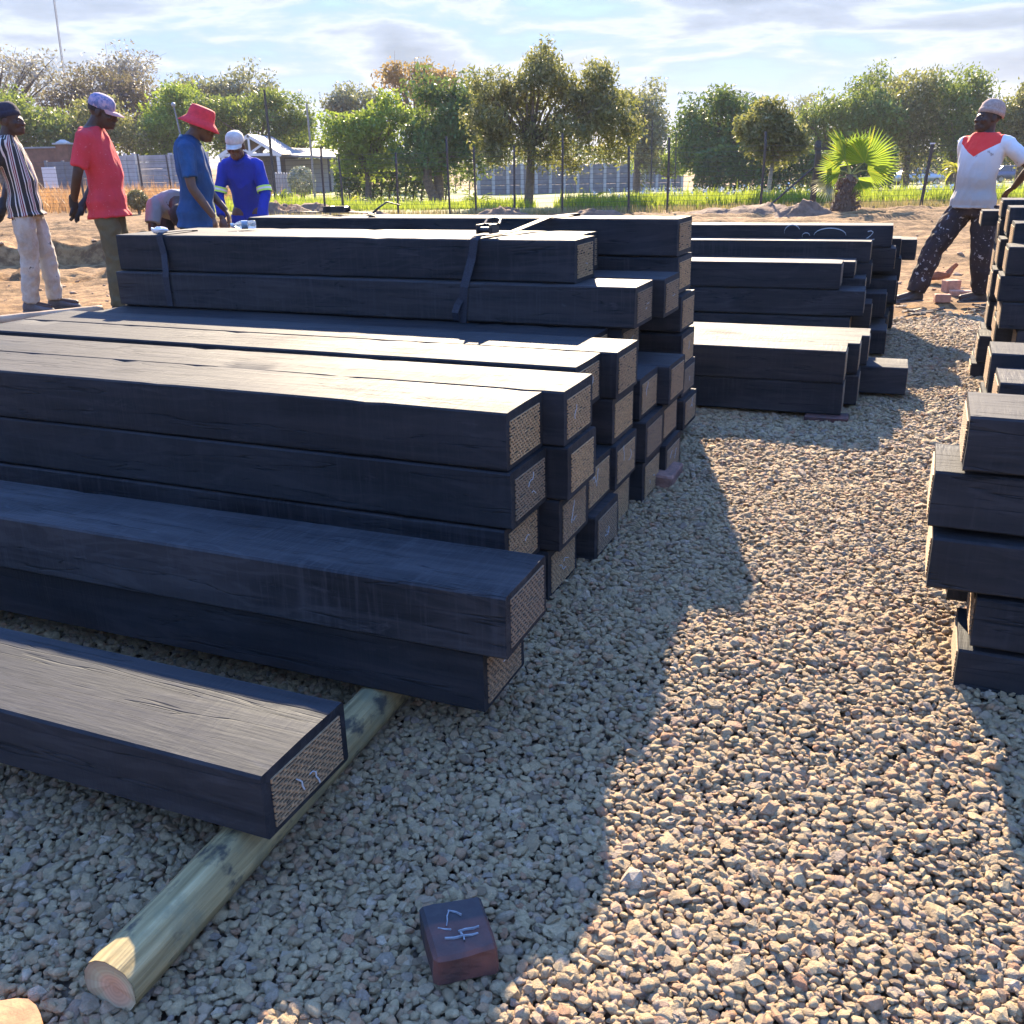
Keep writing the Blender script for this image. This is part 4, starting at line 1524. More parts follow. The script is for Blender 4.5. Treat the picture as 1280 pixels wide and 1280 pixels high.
def fan(parent, hub, nrm, upv, rad, spread, nseg, mat, base, seed):
    rr = random.Random(seed)
    hub, nrm, upv = Vector(hub), Vector(nrm).normalized(), Vector(upv)
    upv = (upv - nrm * upv.dot(nrm)).normalized()
    side = upv.cross(nrm)
    bm = bmesh.new()
    for i in range(nseg):
        a0 = -spread / 2 + spread * i / nseg
        a1 = -spread / 2 + spread * (i + 1) / nseg
        am = (a0 + a1) / 2
        L = rad * (1 - .18 * abs(am) / (spread / 2)) * rr.uniform(.93, 1.04)

        def pt(a, r, lift):
            return hub + (upv * math.cos(a) + side * math.sin(a)) * r + nrm * lift
        dr = -.10 * rad
        c = bm.verts.new(pt(am, .0, 0))
        l1, l2 = bm.verts.new(pt(a0, L * .62, -.012)), bm.verts.new(pt(a1, L * .62, -.012))
        mm = bm.verts.new(pt(am, L * .62, .018))
        tipp = bm.verts.new(pt(am + rr.uniform(-.02, .02), L, dr * rr.uniform(.4, 1.6)) + Vector((0, 0, -.05 * rad)))
        bm.faces.new((c, l1, mm))
        bm.faces.new((c, mm, l2))
        bm.faces.new((l1, tipp, mm))
        bm.faces.new((mm, tipp, l2))
    f = bobj('frond', bm, mat, parent)
    bm = bmesh.new()
    bs = Vector(base)
    add_tube(bm, [bs, bs.lerp(hub, .55) + Vector((0, 0, .04)), hub + upv * .03], [.022, .015, .010], 6)
    bobj('leaf_stalk', bm, simple_mat('palm_stalk', (.25, .28, .08), .6, .3, 10), f)
    return f


cr_ = (.05, 0, .74)
fan(palm, (.30, -.12, 1.02), (-.25, -.95, .2), (.25, 0, 1), .86, 3.9, 34, LM_PALM, cr_, 1)
fan(palm, (-.12, -.05, 1.10), (.72, -.65, .25), (-.7, -.2, .75), .80, 2.6, 26, LM_PALM, cr_, 2)
fan(palm, (-.22, -.15, .85), (.3, -.9, .3), (-1, -.2, .15), .62, 2.4, 22, LM_PALM, cr_, 3)
fan(palm, (.45, .10, .85), (-.3, -.8, .5), (1, 0, .1), .72, 2.6, 24, LM_PALM, cr_, 4)
fan(palm, (.05, .25, 1.15), (0, .8, .6), (.1, .3, 1), .7, 3.0, 24, LM_PALM, cr_, 5)
fan(palm, (-.42, -.16, .62), (.2, -.7, .7), (-.8, -.2, -.75), .58, 1.9, 18, LM_PALMDRY, cr_, 6)
fan(palm, (.15, -.30, .66), (.0, -.6, .8), (.25, -.6, -.6), .5, 1.8, 16, LM_PALM, cr_, 7)
fan(palm, (.32, .3, .7), (.2, .5, .8), (.8, .5, -.1), .6, 2.0, 16, LM_PALM, cr_, 8)
rosette('small yellow palm between the silver car and the man on the right', 1192, 250, 36, 26, .8, LM_YELLOW, 91, 'young_palm', trunk=.75, wid=.055, cat='palm')

# ------------------------------------------------------------------ wire fence
MAT_POST = simple_mat('fence_post_steel', (.035, .032, .035), .6, .3, 10)
MAT_WIRE = simple_mat('fence_wire', (.06, .06, .065), .5, .2, 10, metal=.3)
fx = [(-3.2 * 6.2, 32.0), (-12.5, 30.0), (-9.05, 28.5), (-6.9, 27.0), (-4.6, 25.6), (-2.66, 24.8), (-1.36, 24.4), (-.72, 24.3), (.2, 24.2), (1.35, 24.1), (2.92, 23.9), (3.82, 23.8), (6.0, 23.7), (7.15, 23.5)]
fence = empty('wire_fence', (0, 24, 0))
tag(fence, 'tall dark wire security fence with leaning steel posts across the yard', 'fence')


def fpost(x, y, hgt, lean, r=.022, name='post'):
    bm = bmesh.new()
    add_box(bm, (-r, -r, -.1), (r, r, hgt * .82))
    for v in bm.verts:
        v.co.x += lean * max(0, v.co.z) / hgt
    M0 = Matrix.Translation((lean * .82, 0, hgt * .80)) @ Matrix.Rotation(R(-12), 4, 'X')
    add_box(bm, (-r, -r, 0), (r, r, hgt * .2), M0)
    return bobj(name, bm, MAT_POST, fence, (x, y - 24, gz(x, y)))


tops = []
for i, (x, y) in enumerate(fx):
    corner = i == len(fx) - 1
    hgt = (1.62 + .18 * math.sin(i * 2.3)) if not corner else 1.5
    ln = (.03 * math.sin(i * 1.7)) + (.06 if corner else 0)
    fpost(x, y, hgt, ln, .055 if corner else .024)
    tops.append((x, y, hgt, ln))
bm = bmesh.new()
add_tube(bm, [(7.12, -.5, .92), (6.05, -.55, .02)], .024, 8)
bobj('brace', bm, MAT_POST, fence)
bm = bmesh.new()
add_box(bm, (7.1, -.55, 1.30), (7.55, -.5, 1.36))
bobj('bracket', bm, MAT_POST, fence)
nw = 13
for k in range(nw):
    f_ = .10 + .88 * k / (nw - 1)
    bm = bmesh.new()
    pts = []
    for (x, y, hgt, ln) in tops:
        pts.append(Vector((x + ln * f_, y - 24 - .03, f_ * 1.45)))
    full = []
    for a, b_ in zip(pts, pts[1:]):
        full += [a, a.lerp(b_, .5) + Vector((0, 0, -.012))]
    full.append(pts[-1])
    add_tube(bm, full, .0035, 5)
    bobj('wire', bm, MAT_WIRE, fence)
# second run beyond the corner, to the right
fence2 = empty('wire_fence', (10.5, 24, 0))
tag(fence2, 'short run of wire fence with two white capped posts in front of the silver car', 'fence')
p2 = [(7.15, 23.5, 1.5), (9.75, 23.6, 1.38), (10.35, 23.3, 1.42), (13.6, 23.8, 1.5)]
MAT_CAP = simple_mat('white_cap', (.6, .6, .6), .5, .1)
for i, (x, y, h) in enumerate(p2[1:]):
    bm = bmesh.new()
    add_box(bm, (-.028, -.028, -.1), (.028, .028, h))
    for v in bm.verts:
        v.co.x += .10 * v.co.z / h
    p = bobj('post', bm, MAT_POST, fence2, (x - 10.5, y - 24, 0))
    bm = bmesh.new()
    add_box(bm, (-.16 if i else -.05, -.03, h), (.05, .03, h + .03))
    for v in bm.verts:
        v.co.x += .10
    bobj('insulator', bm, MAT_CAP, p)
for k in range(11):
    z = .15 + k * .12
    bm = bmesh.new()
    add_tube(bm, [(x - 10.5 + .1 * z / 1.4, y - 24 - .035, z) for x, y, h in p2], .0035, 5)
    bobj('wire', bm, MAT_WIRE, fence2)

# tall thin poles behind
for lb, px, ptop, pbot, Y, r, mt in (
        ('tall dark pole standing behind the gable roof', 331, 112, 240, 33, .05, MAT_POST),
        ('thin grey pole left of the bright leafy tree', 384, 130, 246, 32, .04, MAT_STEEL),
        ('thin dark pole in the gap right of the tallest tree', 816, 150, 232, 40, .035, MAT_POST),
        ('second thin dark pole in the gap beside the round green tree', 846, 166, 232, 44, .03, MAT_POST),
        ('leaning thin pole behind the red shirted man', 172, 192, 232, 38, .04, MAT_POST),
        ('leaning thin pole left of the blue shirted man', 208, 194, 236, 37, .035, MAT_POST),
        ('dark double post right of the pale wall', 424, 195, 250, 28.0, .035, MAT_POST)):
    a = at(px, ptop, Y)
    bm = bmesh.new()
    g0 = gz(a.x, Y)
    n_ = 8
    add_tube(bm, [(0, 0, -.2), (0, 0, (a.z - g0) * .5), (-.02, 0, a.z - g0)], [r, r * .9, r * .7], 10)
    tag(bobj('thin_pole', bm, mt, None, (a.x, Y, g0)), lb, 'pole')
a = at(69, 0, 90)
b_ = at(83, 115, 90)
bm = bmesh.new()
for q in range(3):
    o_ = Vector((.07 * math.cos(q * 2.09), .07 * math.sin(q * 2.09), 0))
    add_tube(bm, [Vector((b_.x, 90, gz(b_.x, 90) - .3)) + o_, Vector((b_.x, 90, b_.z)) + o_, Vector((a.x, 90, a.z + 3)) + o_], [.03, .025, .02], 6)
for k in range(36):
    z0 = b_.z + (a.z + 3 - b_.z) * k / 36
    t = k / 36
    x_ = b_.x + (a.x - b_.x) * t
    add_tube(bm, [(x_ + .07, 90, z0), (x_ - .035, 90.06, z0 + .25), (x_ - .035, 89.94, z0 + .4)], .010, 4)
tag(bobj('lattice_mast', bm, MAT_STEEL), 'very thin tall lattice mast leaning against the sky at upper left', 'mast')
a = at(216, 133, 55)
lp = empty('street_lamp', (a.x + .6, 55, gz(a.x, 55)))
tag(lp, 'pale street lamp with a round head between the red shirt and the bucket hat', 'street lamp')
bm = bmesh.new()
add_tube(bm, [(0, 0, -.2), (-.25, 0, 1.6), (-.55, 0, a.z - lp.location.z)], [.07, .06, .04], 10)
bobj('pole', bm, simple_mat('lamp_pole', (.2, .2, .2), .6, .2), lp)
bm = bmesh.new()
bmesh.ops.create_uvsphere(bm, u_segments=14, v_segments=10, radius=.12)
bobj('lamp_head', bm, simple_mat('lamp_globe', (.3, .31, .32), .4, .1), lp, (-.56, 0, a.z - lp.location.z + .08), smooth=True)

# ------------------------------------------------------------------ walls
MAT_CONC = simple_mat('precast_concrete', (.30, .30, .305), .9, .25, 3, .2)
MAT_CONC_D = simple_mat('precast_panel_dark', (.17, .17, .185), .9, .25, 3, .2)
MAT_CONC_L = simple_mat('precast_pale', (.42, .42, .41), .9, .2, 3, .2)
MAT_RED = simple_mat('red_brick_wall', (.20, .085, .055), .9, .3, 5, .3)


def panel_wall(label, p0, p1, top0, top1, nbay, npan, mat, matp, pw=.12, name='panel_wall'):
    p0, p1 = Vector(p0), Vector(p1)
    root = empty(name, p0)
    tag(root, label, 'wall')
    d = (p1 - p0)
    L = Vector((d.x, d.y, 0)).length
    ang = math.atan2(d.y, d.x)
    root.rotation_euler = (0, 0, ang)
    bw = L / nbay
    for i in range(nbay + 1):
        x = bw * i
        zb = d.z * i / nbay
        hh = top0 + (top1 - top0) * i / nbay
        bm = bmesh.new()
        add_box(bm, (x - pw / 2, -.09, zb - .3), (x + pw / 2, .09, zb + hh + .06), bevel=.012)
        bobj('post', bm, matp, root)
        if i < nbay:
            ph = (hh) / npan
            for k in range(npan):
                bm = bmesh.new()
                add_box(bm, (x + pw / 2 + .003, -.03 + .004 * (k % 2), zb + k * ph + (.006 if k else -.3)), (x + bw - pw / 2 - .003, .03, zb + (k + 1) * ph - .006), bevel=.008)
                bobj('panel', bm, mat, root)
    return root


def gp(px, Y):
    a = at(px, 230, Y)
    return (a.x, Y, gz(a.x, Y))


panel_wall('grey concrete panel wall with pale posts beyond the lawn', gp(598, 70), gp(852, 76), 2.05, 1.95, 15, 3, MAT_CONC_D, MAT_CONC_L, .22)
panel_wall('pale concrete slat wall behind the red shirted and blue shirted men', gp(176, 46), gp(262, 43), 1.72, 1.72, 2, 6, MAT_CONC, MAT_CONC_L)
panel_wall('short pale upright slab wall right behind the red shirted man', gp(140, 45), gp(172, 45), 1.7, 1.75, 3, 1, MAT_CONC_L, MAT_CONC_L)
panel_wall('dark grey wall behind the dry grass', gp(62, 50), gp(146, 50), 1.55, 1.5, 4, 2, MAT_CONC_D, MAT_CONC_D)
bw_ = empty('brick_wall', gp(20, 54))
tag(bw_, 'red brick wall with a capped pillar behind the dark grey wall', 'wall')
x0, x1 = 0, gp(80, 54)[0] - bw_.location.x
bm = bmesh.new()
add_box(bm, (x0, -.11, -.3), (x1, .11, 2.25), bevel=.01)
bobj('wall', bm, MAT_RED, bw_)
bm = bmesh.new()
add_box(bm, (x0, -.16, 2.253), (x1, .16, 2.33))
bobj('coping', bm, MAT_CONC, bw_)
bm = bmesh.new()
add_box(bm, (x1, -.3, -.3), (x1 + .62, .3, 2.42), bevel=.01)
bobj('pillar', bm, MAT_RED, bw_)
bm = bmesh.new()
add_box(bm, (x1 - .1, -.4, 2.423), (x1 + .72, .4, 2.5))
add_tube(bm, [(x1 + .31, 0, 2.5), (x1 + .31, 0, 2.66)], [.42, .12], 4)
bobj('pillar_cap', bm, MAT_CONC_L, bw_)
bm = bmesh.new()
wb = at(60, 208, 44)
add_box(bm, (-.3, -.02, 0), (.3, .02, .85), bevel=.01)
tag(bobj('white_board', bm, simple_mat('white_sheet', (.55, .58, .6), .6, .1), None, (wb.x, 44, .45)), 'pale board leaning at the dark grey wall behind the striped shirted man', 'board')

# gabled carport and pale flat roofed outbuilding
MAT_WHITE = simple_mat('white_paint', (.62, .63, .64), .6, .12, 5)
MAT_ROOF = simple_mat('roof_sheet', (.20, .21, .23), .6, .2, 4, metal=.0)
hY = 50
apx = at(310, 168, hY)
ev = at(272, 193, hY)
ev2 = at(347, 193, hY)
gz0 = gz(apx.x, hY)
house = empty('carport', (apx.x, hY, gz0))
tag(house, 'small white gabled carport roof with open truss behind the overalled man', 'building')
ah, eh, hw = apx.z - gz0, ev.z - gz0, (ev2.x - ev.x) / 2
for sgn in (-1, 1):
    bm = bmesh.new()
    ln = math.hypot(hw * 1.08, ah - eh)
    M0 = Matrix.Translation((0, 0, ah)) @ Matrix.Rotation(math.atan2(ah - eh, hw) * (1 if sgn > 0 else -1), 4, 'Y')
    add_box(bm, (0 if sgn > 0 else -ln, -.06, -.14), (ln if sgn > 0 else 0, 0, .02), M0)
    bobj('barge_board', bm, MAT_WHITE, house)
    bm = bmesh.new()
    add_box(bm, (0 if sgn > 0 else -ln, .003, -.02), (ln if sgn > 0 else 0, 5.0, .02), M0)
    bobj('roof_sheet', bm, MAT_ROOF, house)
    bm = bmesh.new()
    add_box(bm, (-.05, -.02, 0), (.05, .05, ln * .42), Matrix.Translation((0, 0, eh + .02)) @ Matrix.Rotation(sgn * R(58), 4, 'Y'))
    bobj('truss_strut', bm, MAT_WHITE, house)
    bm = bmesh.new()
    add_box(bm, (sgn * hw * .92 - .07, -.05, -.3), (sgn * hw * .92 + .07, .09, eh - .12))
    bobj('post', bm, MAT_WHITE, house)
bm = bmesh.new()
add_box(bm, (-hw, -.04, eh - .11), (hw, .02, eh + .015))
bobj('tie_beam', bm, MAT_WHITE, house)
bm = bmesh.new()
add_box(bm, (-.05, -.045, eh + .018), (.05, .01, ah - .12))
bobj('king_post', bm, MAT_WHITE, house)
bm = bmesh.new()
add_box(bm, (-hw * .95, 4.0, -.3), (hw * .95, 4.2, eh))
bobj('back_wall', bm, simple_mat('shade_wall', (.17, .175, .19), .9, .2), house)

o0 = at(342, 196, 52)
o1 = at(418, 200, 52)
ob = empty('outbuilding', ((o0.x + o1.x) / 2, 52, gz((o0.x + o1.x) / 2, 52)))
tag(ob, 'low pale outbuilding with a sloping tin roof right of the carport', 'building')
hw2 = (o1.x - o0.x) / 2
zt = o0.z - ob.location.z
bm = bmesh.new()
add_box(bm, (-hw2 * .8, 1.2, -.3), (hw2 * .97, 4.5, zt - .12))
bobj('wall', bm, simple_mat('plaster', (.36, .37, .37), .9, .12, 2), ob)
bm = bmesh.new()
add_box(bm, (-hw2 * 1.1, -.2, -.05), (hw2 * 1.06, 5.0, .05), Matrix.Translation((0, 0, zt)) @ Matrix.Rotation(R(3.4), 4, 'Y') @ Matrix.Rotation(R(4), 4, 'X'))
bobj('roof', bm, MAT_ROOF, ob)
for x in (.25, .8):
    bm = bmesh.new()
    add_box(bm, (hw2 * x - .05, -.05, -.3), (hw2 * x + .05, .05, zt - .08))
    bobj('post', bm, MAT_POST, ob)
panel_wall('low pale paling wall between the carport and the outbuilding', gp(346, 47), gp(366, 47), .9, .9, 6, 1, MAT_CONC_L, MAT_CONC_L, .05)


# ------------------------------------------------------------------ parked cars
def car(label, loc, rz, paint, scale=1.0):
    root = empty('parked_car', loc, rz)
    tag(root, label, 'car', 'cars parked beyond the palms')
    st = [(-2.2, .50, .78, .62), (-2.12, .42, .90, .80), (-1.5, .35, .96, .86), (-.9, .33, .98, .87), (.9, .33, .98, .87), (1.35, .35, .93, .86), (1.95, .40, .80, .80), (2.18, .46, .68, .62)]
    bm = bmesh.new()
    pr = None
    for x, z0, z1, hw_ in st:
        s = [(-hw_, z0), (-hw_ * 1.0, (z0 + z1) / 2), (-hw_ * .93, z1), (0, z1 + .02), (hw_ * .93, z1), (hw_, (z0 + z1) / 2), (hw_, z0)]
        cur = [bm.verts.new((x, y, z)) for y, z in s]
        if pr:
            for k in range(7):
                bm.faces.new((pr[k], pr[(k + 1) % 7], cur[(k + 1) % 7], cur[k]))
        else:
            bm.faces.new(cur[::-1])
        pr = cur
    bm.faces.new(pr)
    bobj('body', bm, paint, root, smooth=True)
    # cabin: glass block with roof and pillars
    gl = simple_mat('car_glass', (.05, .06, .07), .08, .1)
    lo = [(-1.75, .70), (1.0, .76)]
    bm = bmesh.new()
    b4 = [(-1.72, -.76, .95), (1.02, -.76, .95), (1.02, .76, .95), (-1.72, .76, .95)]
    t4 = [(-1.05, -.56, 1.36), (.30, -.56, 1.38), (.30, .56, 1.38), (-1.05, .56, 1.36)]
    vb = [bm.verts.new(p) for p in b4]
    vt = [bm.verts.new(p) for p in t4]
    for k in range(4):
        bm.faces.new((vb[k], vb[(k + 1) % 4], vt[(k + 1) % 4], vt[k]))
    bm.faces.new(vt)
    bobj('windows', bm, gl, root)
    bm = bmesh.new()
    add_box(bm, (-1.12, -.58, 1.375), (.36, .58, 1.42), bevel=.018)
    bobj('roof', bm, paint, root)
    for y in (-1, 1):
        bm = bmesh.new()
        for (xa, xb) in ((-1.74, -1.08), (1.04, .32), (-.35, -.35)):
            add_tube(bm, [(xa, y * .775, .955), (xb, y * .575, 1.39)], .035, 6)
        bobj('pillars', bm, paint, root)
        for x in (-1.35, 1.35):
            bm = bmesh.new()
            add_tube(bm, [(x, y * .70, .32), (x, y * .89, .32)], .32, 18)
            w_ = bobj('wheel', bm, MAT_BLACK, root)
            bm = bmesh.new()
            add_tube(bm, [(x, y * .88, .32), (x, y * .905, .32)], .2, 14)
            bobj('rim', bm, MAT_STEEL, w_)
        bm = bmesh.new()
        add_box(bm, (2.12, y * .55 - .15, .56), (2.2, y * .55 + .15, .68), bevel=.02)
        bobj('headlight', bm, simple_mat('lamp_glass', (.6, .62, .65), .15, .1), root)
    return root


cy_ = 86
c = at(1145, 230, cy_)
car('silver grey saloon car parked beyond the fan palm', (c.x, cy_, gz(c.x, cy_)), R(6), simple_mat('silver_paint', (.38, .42, .43), .3, .08, 3, metal=.5))
c = at(1262, 228, cy_ + 4)
car('dark blue grey car partly hidden behind the right hand man', (c.x, cy_ + 4, gz(c.x, cy_)), R(4), simple_mat('blue_paint', (.08, .11, .17), .3, .08, 3, metal=.4))
# ------------------------------------------------------------------ people
def loft(bm, rings, n=14):
    """rings: (centre, xvec, yvec) -> closed tube with ends pinched shut"""
    prev = None
    first = None
    for c, xv, yv in rings:
        cur = [bm.verts.new(c + xv * math.cos(2 * math.pi * k / n) + yv * math.sin(2 * math.pi * k / n)) for k in range(n)]
        if prev:
            for k in range(n):
                bm.faces.new((prev[k], prev[(k + 1) % n], cur[(k + 1) % n], cur[k]))
        else:
            first = cur
        prev = cur
    bm.faces.new(first[::-1])
    bm.faces.new(prev)


def limb(bm, pts, radii, n=12, round_=True):
    """tapered limb through joints, with rounded ends"""
    pts = [Vector(p) for p in pts]
    P_, R_ = [], []
    for i in range(len(pts) - 1):
        k = 4
        for j in range(k):
            t = j / k
            P_.append(pts[i].lerp(pts[i + 1], t))
            R_.append(radii[i] * (1 - t) + radii[i + 1] * t)
    P_.append(pts[-1])
    R_.append(radii[-1])
    # soften the bends
    Q_ = [P_[0]] + [(P_[i - 1] + P_[i] * 2 + P_[i + 1]) / 4 for i in range(1, len(P_) - 1)] + [P_[-1]]
    if round_:
        d0 = (Q_[0] - Q_[1]).normalized()
        d1 = (Q_[-1] - Q_[-2]).normalized()
        a0, a1 = R_[0], R_[-1]
        Q_ = [Q_[0] + d0 * a0 * .85, Q_[0] + d0 * a0 * .5] + Q_ + [Q_[-1] + d1 * a1 * .5, Q_[-1] + d1 * a1 * .85]
        R_ = [a0 * .4, a0 * .85] + R_ + [a1 * .85, a1 * .4]
    add_tube(bm, Q_, R_, n)


def blob(bm, c, r, M=None):
    g_ = bmesh.ops.create_uvsphere(bm, u_segments=14, v_segments=10, radius=1)
    for v in g_['verts']:
        p = Vector((v.co.x * r[0], v.co.y * r[1], v.co.z * r[2]))
        if M is not None:
            p = M @ p
        v.co = Vector(c) + p


TMP_SC = bpy.data.scenes.new('work')


def voxel(name, bm, mat, parent, vox, smooth=4, wrinkle=0.0, wscale=9.0, seed=0.0, wz=.45):
    bmesh.ops.recalc_face_normals(bm, faces=bm.faces)
    me = bpy.data.meshes.new(name + '_src')
    bm.to_mesh(me)
    bm.free()
    tmp = bpy.data.objects.new(name + '_src', me)
    TMP_SC.collection.objects.link(tmp)
    rm = tmp.modifiers.new('r', 'REMESH')
    rm.mode = 'VOXEL'
    rm.voxel_size = vox
    rm.adaptivity = 0
    if smooth:
        s_ = tmp.modifiers.new('s', 'SMOOTH')
        s_.factor = .5
        s_.iterations = smooth
    TMP_SC.view_layers[0].update()
    dg = TMP_SC.view_layers[0].depsgraph
    out = bpy.data.meshes.new_from_object(tmp.evaluated_get(dg))
    bpy.data.objects.remove(tmp)
    bpy.data.meshes.remove(me)
    out.name = name
    if wrinkle:
        n_ = len(out.vertices)
        co = np.empty(n_ * 3, dtype=np.float32)
        no = np.empty(n_ * 3, dtype=np.float32)
        out.vertices.foreach_get('co', co)
        out.vertex_normals.foreach_get('vector', no)
        co, no = co.reshape(-1, 3), no.reshape(-1, 3)
        am = np.empty(n_, dtype=np.float32)
        for i_, p in enumerate(co.tolist()):
            q = Vector((p[0] * wscale + seed, p[1] * wscale, p[2] * wscale * wz + p[0] * 3))
            # folds are sharper than plain noise
            am[i_] = (1 - 2 * abs(mnoise.noise(q))) * .7 - .35 + .5 * mnoise.noise(q * 2.3)
        out.vertices.foreach_set('co', (co + no * (am * wrinkle)[:, None]).reshape(-1))
        out.update()
    out.materials.clear()
    out.materials.append(mat)
    out.shade_smooth()
    return mobj(name, out, mat, parent)


SKIN = simple_mat('dark_skin', (.060, .032, .021), .55, .25, 14, .15, col2=(.040, .021, .015), spec=.35)
SKIN_WARM = simple_mat('brown_skin', (.085, .042, .026), .5, .25, 14, .15)
EYE = simple_mat('eye_white', (.24, .21, .19), .3, .05)


def cloth(name, col, stain=None, amt=.5, sscale=16, dirt=None, rough=.85, splat=False, low=None):
    m, nt, b, tc = new_mat(name)
    P = tc.outputs['Object']
    n1 = nt.noise(P, 5, 5, .6)
    c = nt.ramp(n1, [(.3, tuple(x * .78 for x in col)), (.7, col)])
    if dirt:
        nd = nt.noise(P, 4.2, 6, .65)
        c = nt.mix(nt.ramp(nd, [(.46, 0), (.66, .85)]), c, dirt)
    if stain:
        ns_ = nt.noise(P, sscale, 4, .62, dist=.4)
        k = nt.ramp(ns_, [(amt, 0), (amt + .035, 1)])
        if low:
            z_ = nt.node('ShaderNodeSeparateXYZ', {0: P}).outputs[2]
            k = nt.math('MULTIPLY', k, nt.ramp(nt.math('DIVIDE', z_, 2.0), [(low[0] / 2, 1), (low[1] / 2, .25)]))
        c = nt.mix(k, c, stain)
    nt.set(b.inputs['Base Color'], c)
    b.inputs['Roughness'].default_value = rough
    b.inputs['Specular IOR Level'].default_value = .25
    w = nt.noise(nt.mapping(P, (1, 1, .45)), 22, 4, .55)
    nt.set(b.inputs['Normal'], nt.bump(w, .6, .02))
    return m


def person(label, loc, rotz, S=1.0, lean=0.0, twist=0.0, head_pitch=0.0, head_yaw=0.0, arms=None, legs=None, sleeves='short', hip=(0, 0, .93),
           shirt=None, shirt_len=.80, trousers=None, shoes=None, skin=None, belly=0.0, gloves=None, neck_fwd=0.0, hatfn=None, collar=None, extra=None, hair=True, seed=1, girth=1.0, bag=1.0):
    """local frame: x = the person's right, y = forward, z = up"""
    skin = skin or SKIN
    root = empty('person', loc, rotz)
    root.scale = (S, S, S)
    tag(root, label, 'person')
    hp = Vector(hip)
    UP = Matrix.Translation(hp) @ Matrix.Rotation(twist, 4, 'Z') @ Matrix.Rotation(-lean, 4, 'X') @ Matrix.Translation(-Vector((0, 0, .93)))

    def up(p):
        return UP @ Vector(p)

    def upv(v):
        return (UP.to_3x3() @ Vector(v))
    nk = Vector((0, .015 + neck_fwd * .5, 1.485))
    HM = UP @ Matrix.Translation(nk) @ Matrix.Rotation(head_yaw, 4, 'Z') @ Matrix.Rotation(-head_pitch, 4, 'X') @ Matrix.Translation((0, neck_fwd * .5, .128)) @ Matrix.Scale(1.08, 4)

    def torso(bm, g, z0=.86, z1=1.52, hem=False):
        st = [(.86, 0, .162, .108), (.93, 0, .168, .118), (1.02, .006 + belly * .5, .152, .104 + belly * .6), (1.12, .010 + belly, .150, .102 + belly), (1.24, .008 + belly * .4, .168, .112 + belly * .4), (1.34, .0, .182, .114), (1.41, -.006, .180, .102), (1.46, -.012, .146, .088), (1.50, -.008, .088, .074), (1.53, .004, .058, .060)]
        rings = []
        lo_, hi_ = z0, z1
        for z, cy_, rx, ry in st:
            if z < lo_ - .001 or z > hi_ + .001:
                continue
            k = g
            if hem and z < 1.0:
                k += .020
            rings.append((up((0, cy_, z)), upv((rx * girth + k, 0, 0)), upv((0, ry * girth + k, 0))))
        if hem:
            z, cy_, rx, ry = st[0]
            rings.insert(0, (up((0, cy_ + .002, hem)), upv((rx * girth + g + .034, 0, 0)), upv((0, ry * girth + g + .040 + belly * .5, 0))))
        loft(bm, rings, 20)

    # ---- body
    bm = bmesh.new()
    torso(bm, 0)
    H3 = HM.to_3x3()

    def hb(c, r, rot=None):
        M_ = H3 if rot is None else H3 @ rot
        blob(bm, HM @ Vector(c), r, M_)
    hb((0, -.012, .035), (.074, .092, .088))           # skull
    hb((0, .020, -.018), (.062, .074, .080))           # face
    hb((0, .045, -.068), (.046, .046, .040))           # jaw and chin
    hb((0, .085, -.080), (.020, .016, .016))
    hb((0, .092, -.005), (.013, .018, .026))           # nose bridge
    hb((0, .103, -.022), (.020, .016, .012))           # nose tip
    hb((0, .078, .022), (.046, .014, .010))            # brow
    hb((0, .094, -.050), (.026, .013, .008))           # upper lip
    hb((0, .090, -.061), (.024, .013, .009))           # lower lip
    for s in (-1, 1):
        hb((s * .042, .066, -.018), (.022, .022, .018))  # cheek
        hb((s * .074, -.008, -.004), (.010, .021, .032))  # ear
    a_ = up((0, -.006, 1.46))
    b_ = HM @ Vector((0, -.018, -.04))
    limb(bm, [a_, a_.lerp(b_, .5), b_], [.070, .061, .058])
    arms = arms or {}
    for s in (-1, 1):
        sh = up((s * .185 * girth, -.008, 1.415))
        el, wr, tip = [Vector(q) for q in arms[s]]
        limb(bm, [sh, sh.lerp(el, .45), el, el.lerp(wr, .4), wr], [.052, .047, .038, .037, .026])
        # hand: palm, four unequal fingers, thumb
        d = (tip - wr).normalized()
        ref = Vector((0, 0, 1)) if abs(d.z) < .8 else Vector((0, 1, 0))
        sd_ = d.cross(ref).normalized() * s
        nn = sd_.cross(d) * s
        pc = wr + d * .048
        Mh = Matrix((sd_, d, nn)).transposed()
        blob(bm, pc, (.038, .052, .017), Mh)
        for f in range(4):
            base = wr + d * (.085 - .006 * abs(f - 1.2)) + sd_ * (.027 - .018 * f)
            ln = (.066, .076, .070, .054)[f]
            m1 = base + d * ln * .5 - nn * .010
            m2 = base + d * ln * .85 - nn * .032
            limb(bm, [base - d * .012, m1, m2], [.0098, .0088, .0075], 8)
        tb = wr + d * .030 + sd_ * .034
        limb(bm, [tb - sd_ * .012, tb + d * .028 + sd_ * .016 - nn * .008, tb + d * .055 + sd_ * .014 - nn * .020], [.013, .0105, .008], 8)
    for s in (-1, 1):
        hj, kn, an, toe = [Vector(q) for q in legs[s]]
        limb(bm, [hj, hj.lerp(kn, .5), kn, kn.lerp(an, .35), an], [.085, .072, .052, .052, .036])
        limb(bm, [an + Vector((0, 0, -.02)), an.lerp(toe, .5) + Vector((0, 0, -.012)), toe], [.036, .036, .026])
    voxel('body', bm, skin, root, .0068, 2)
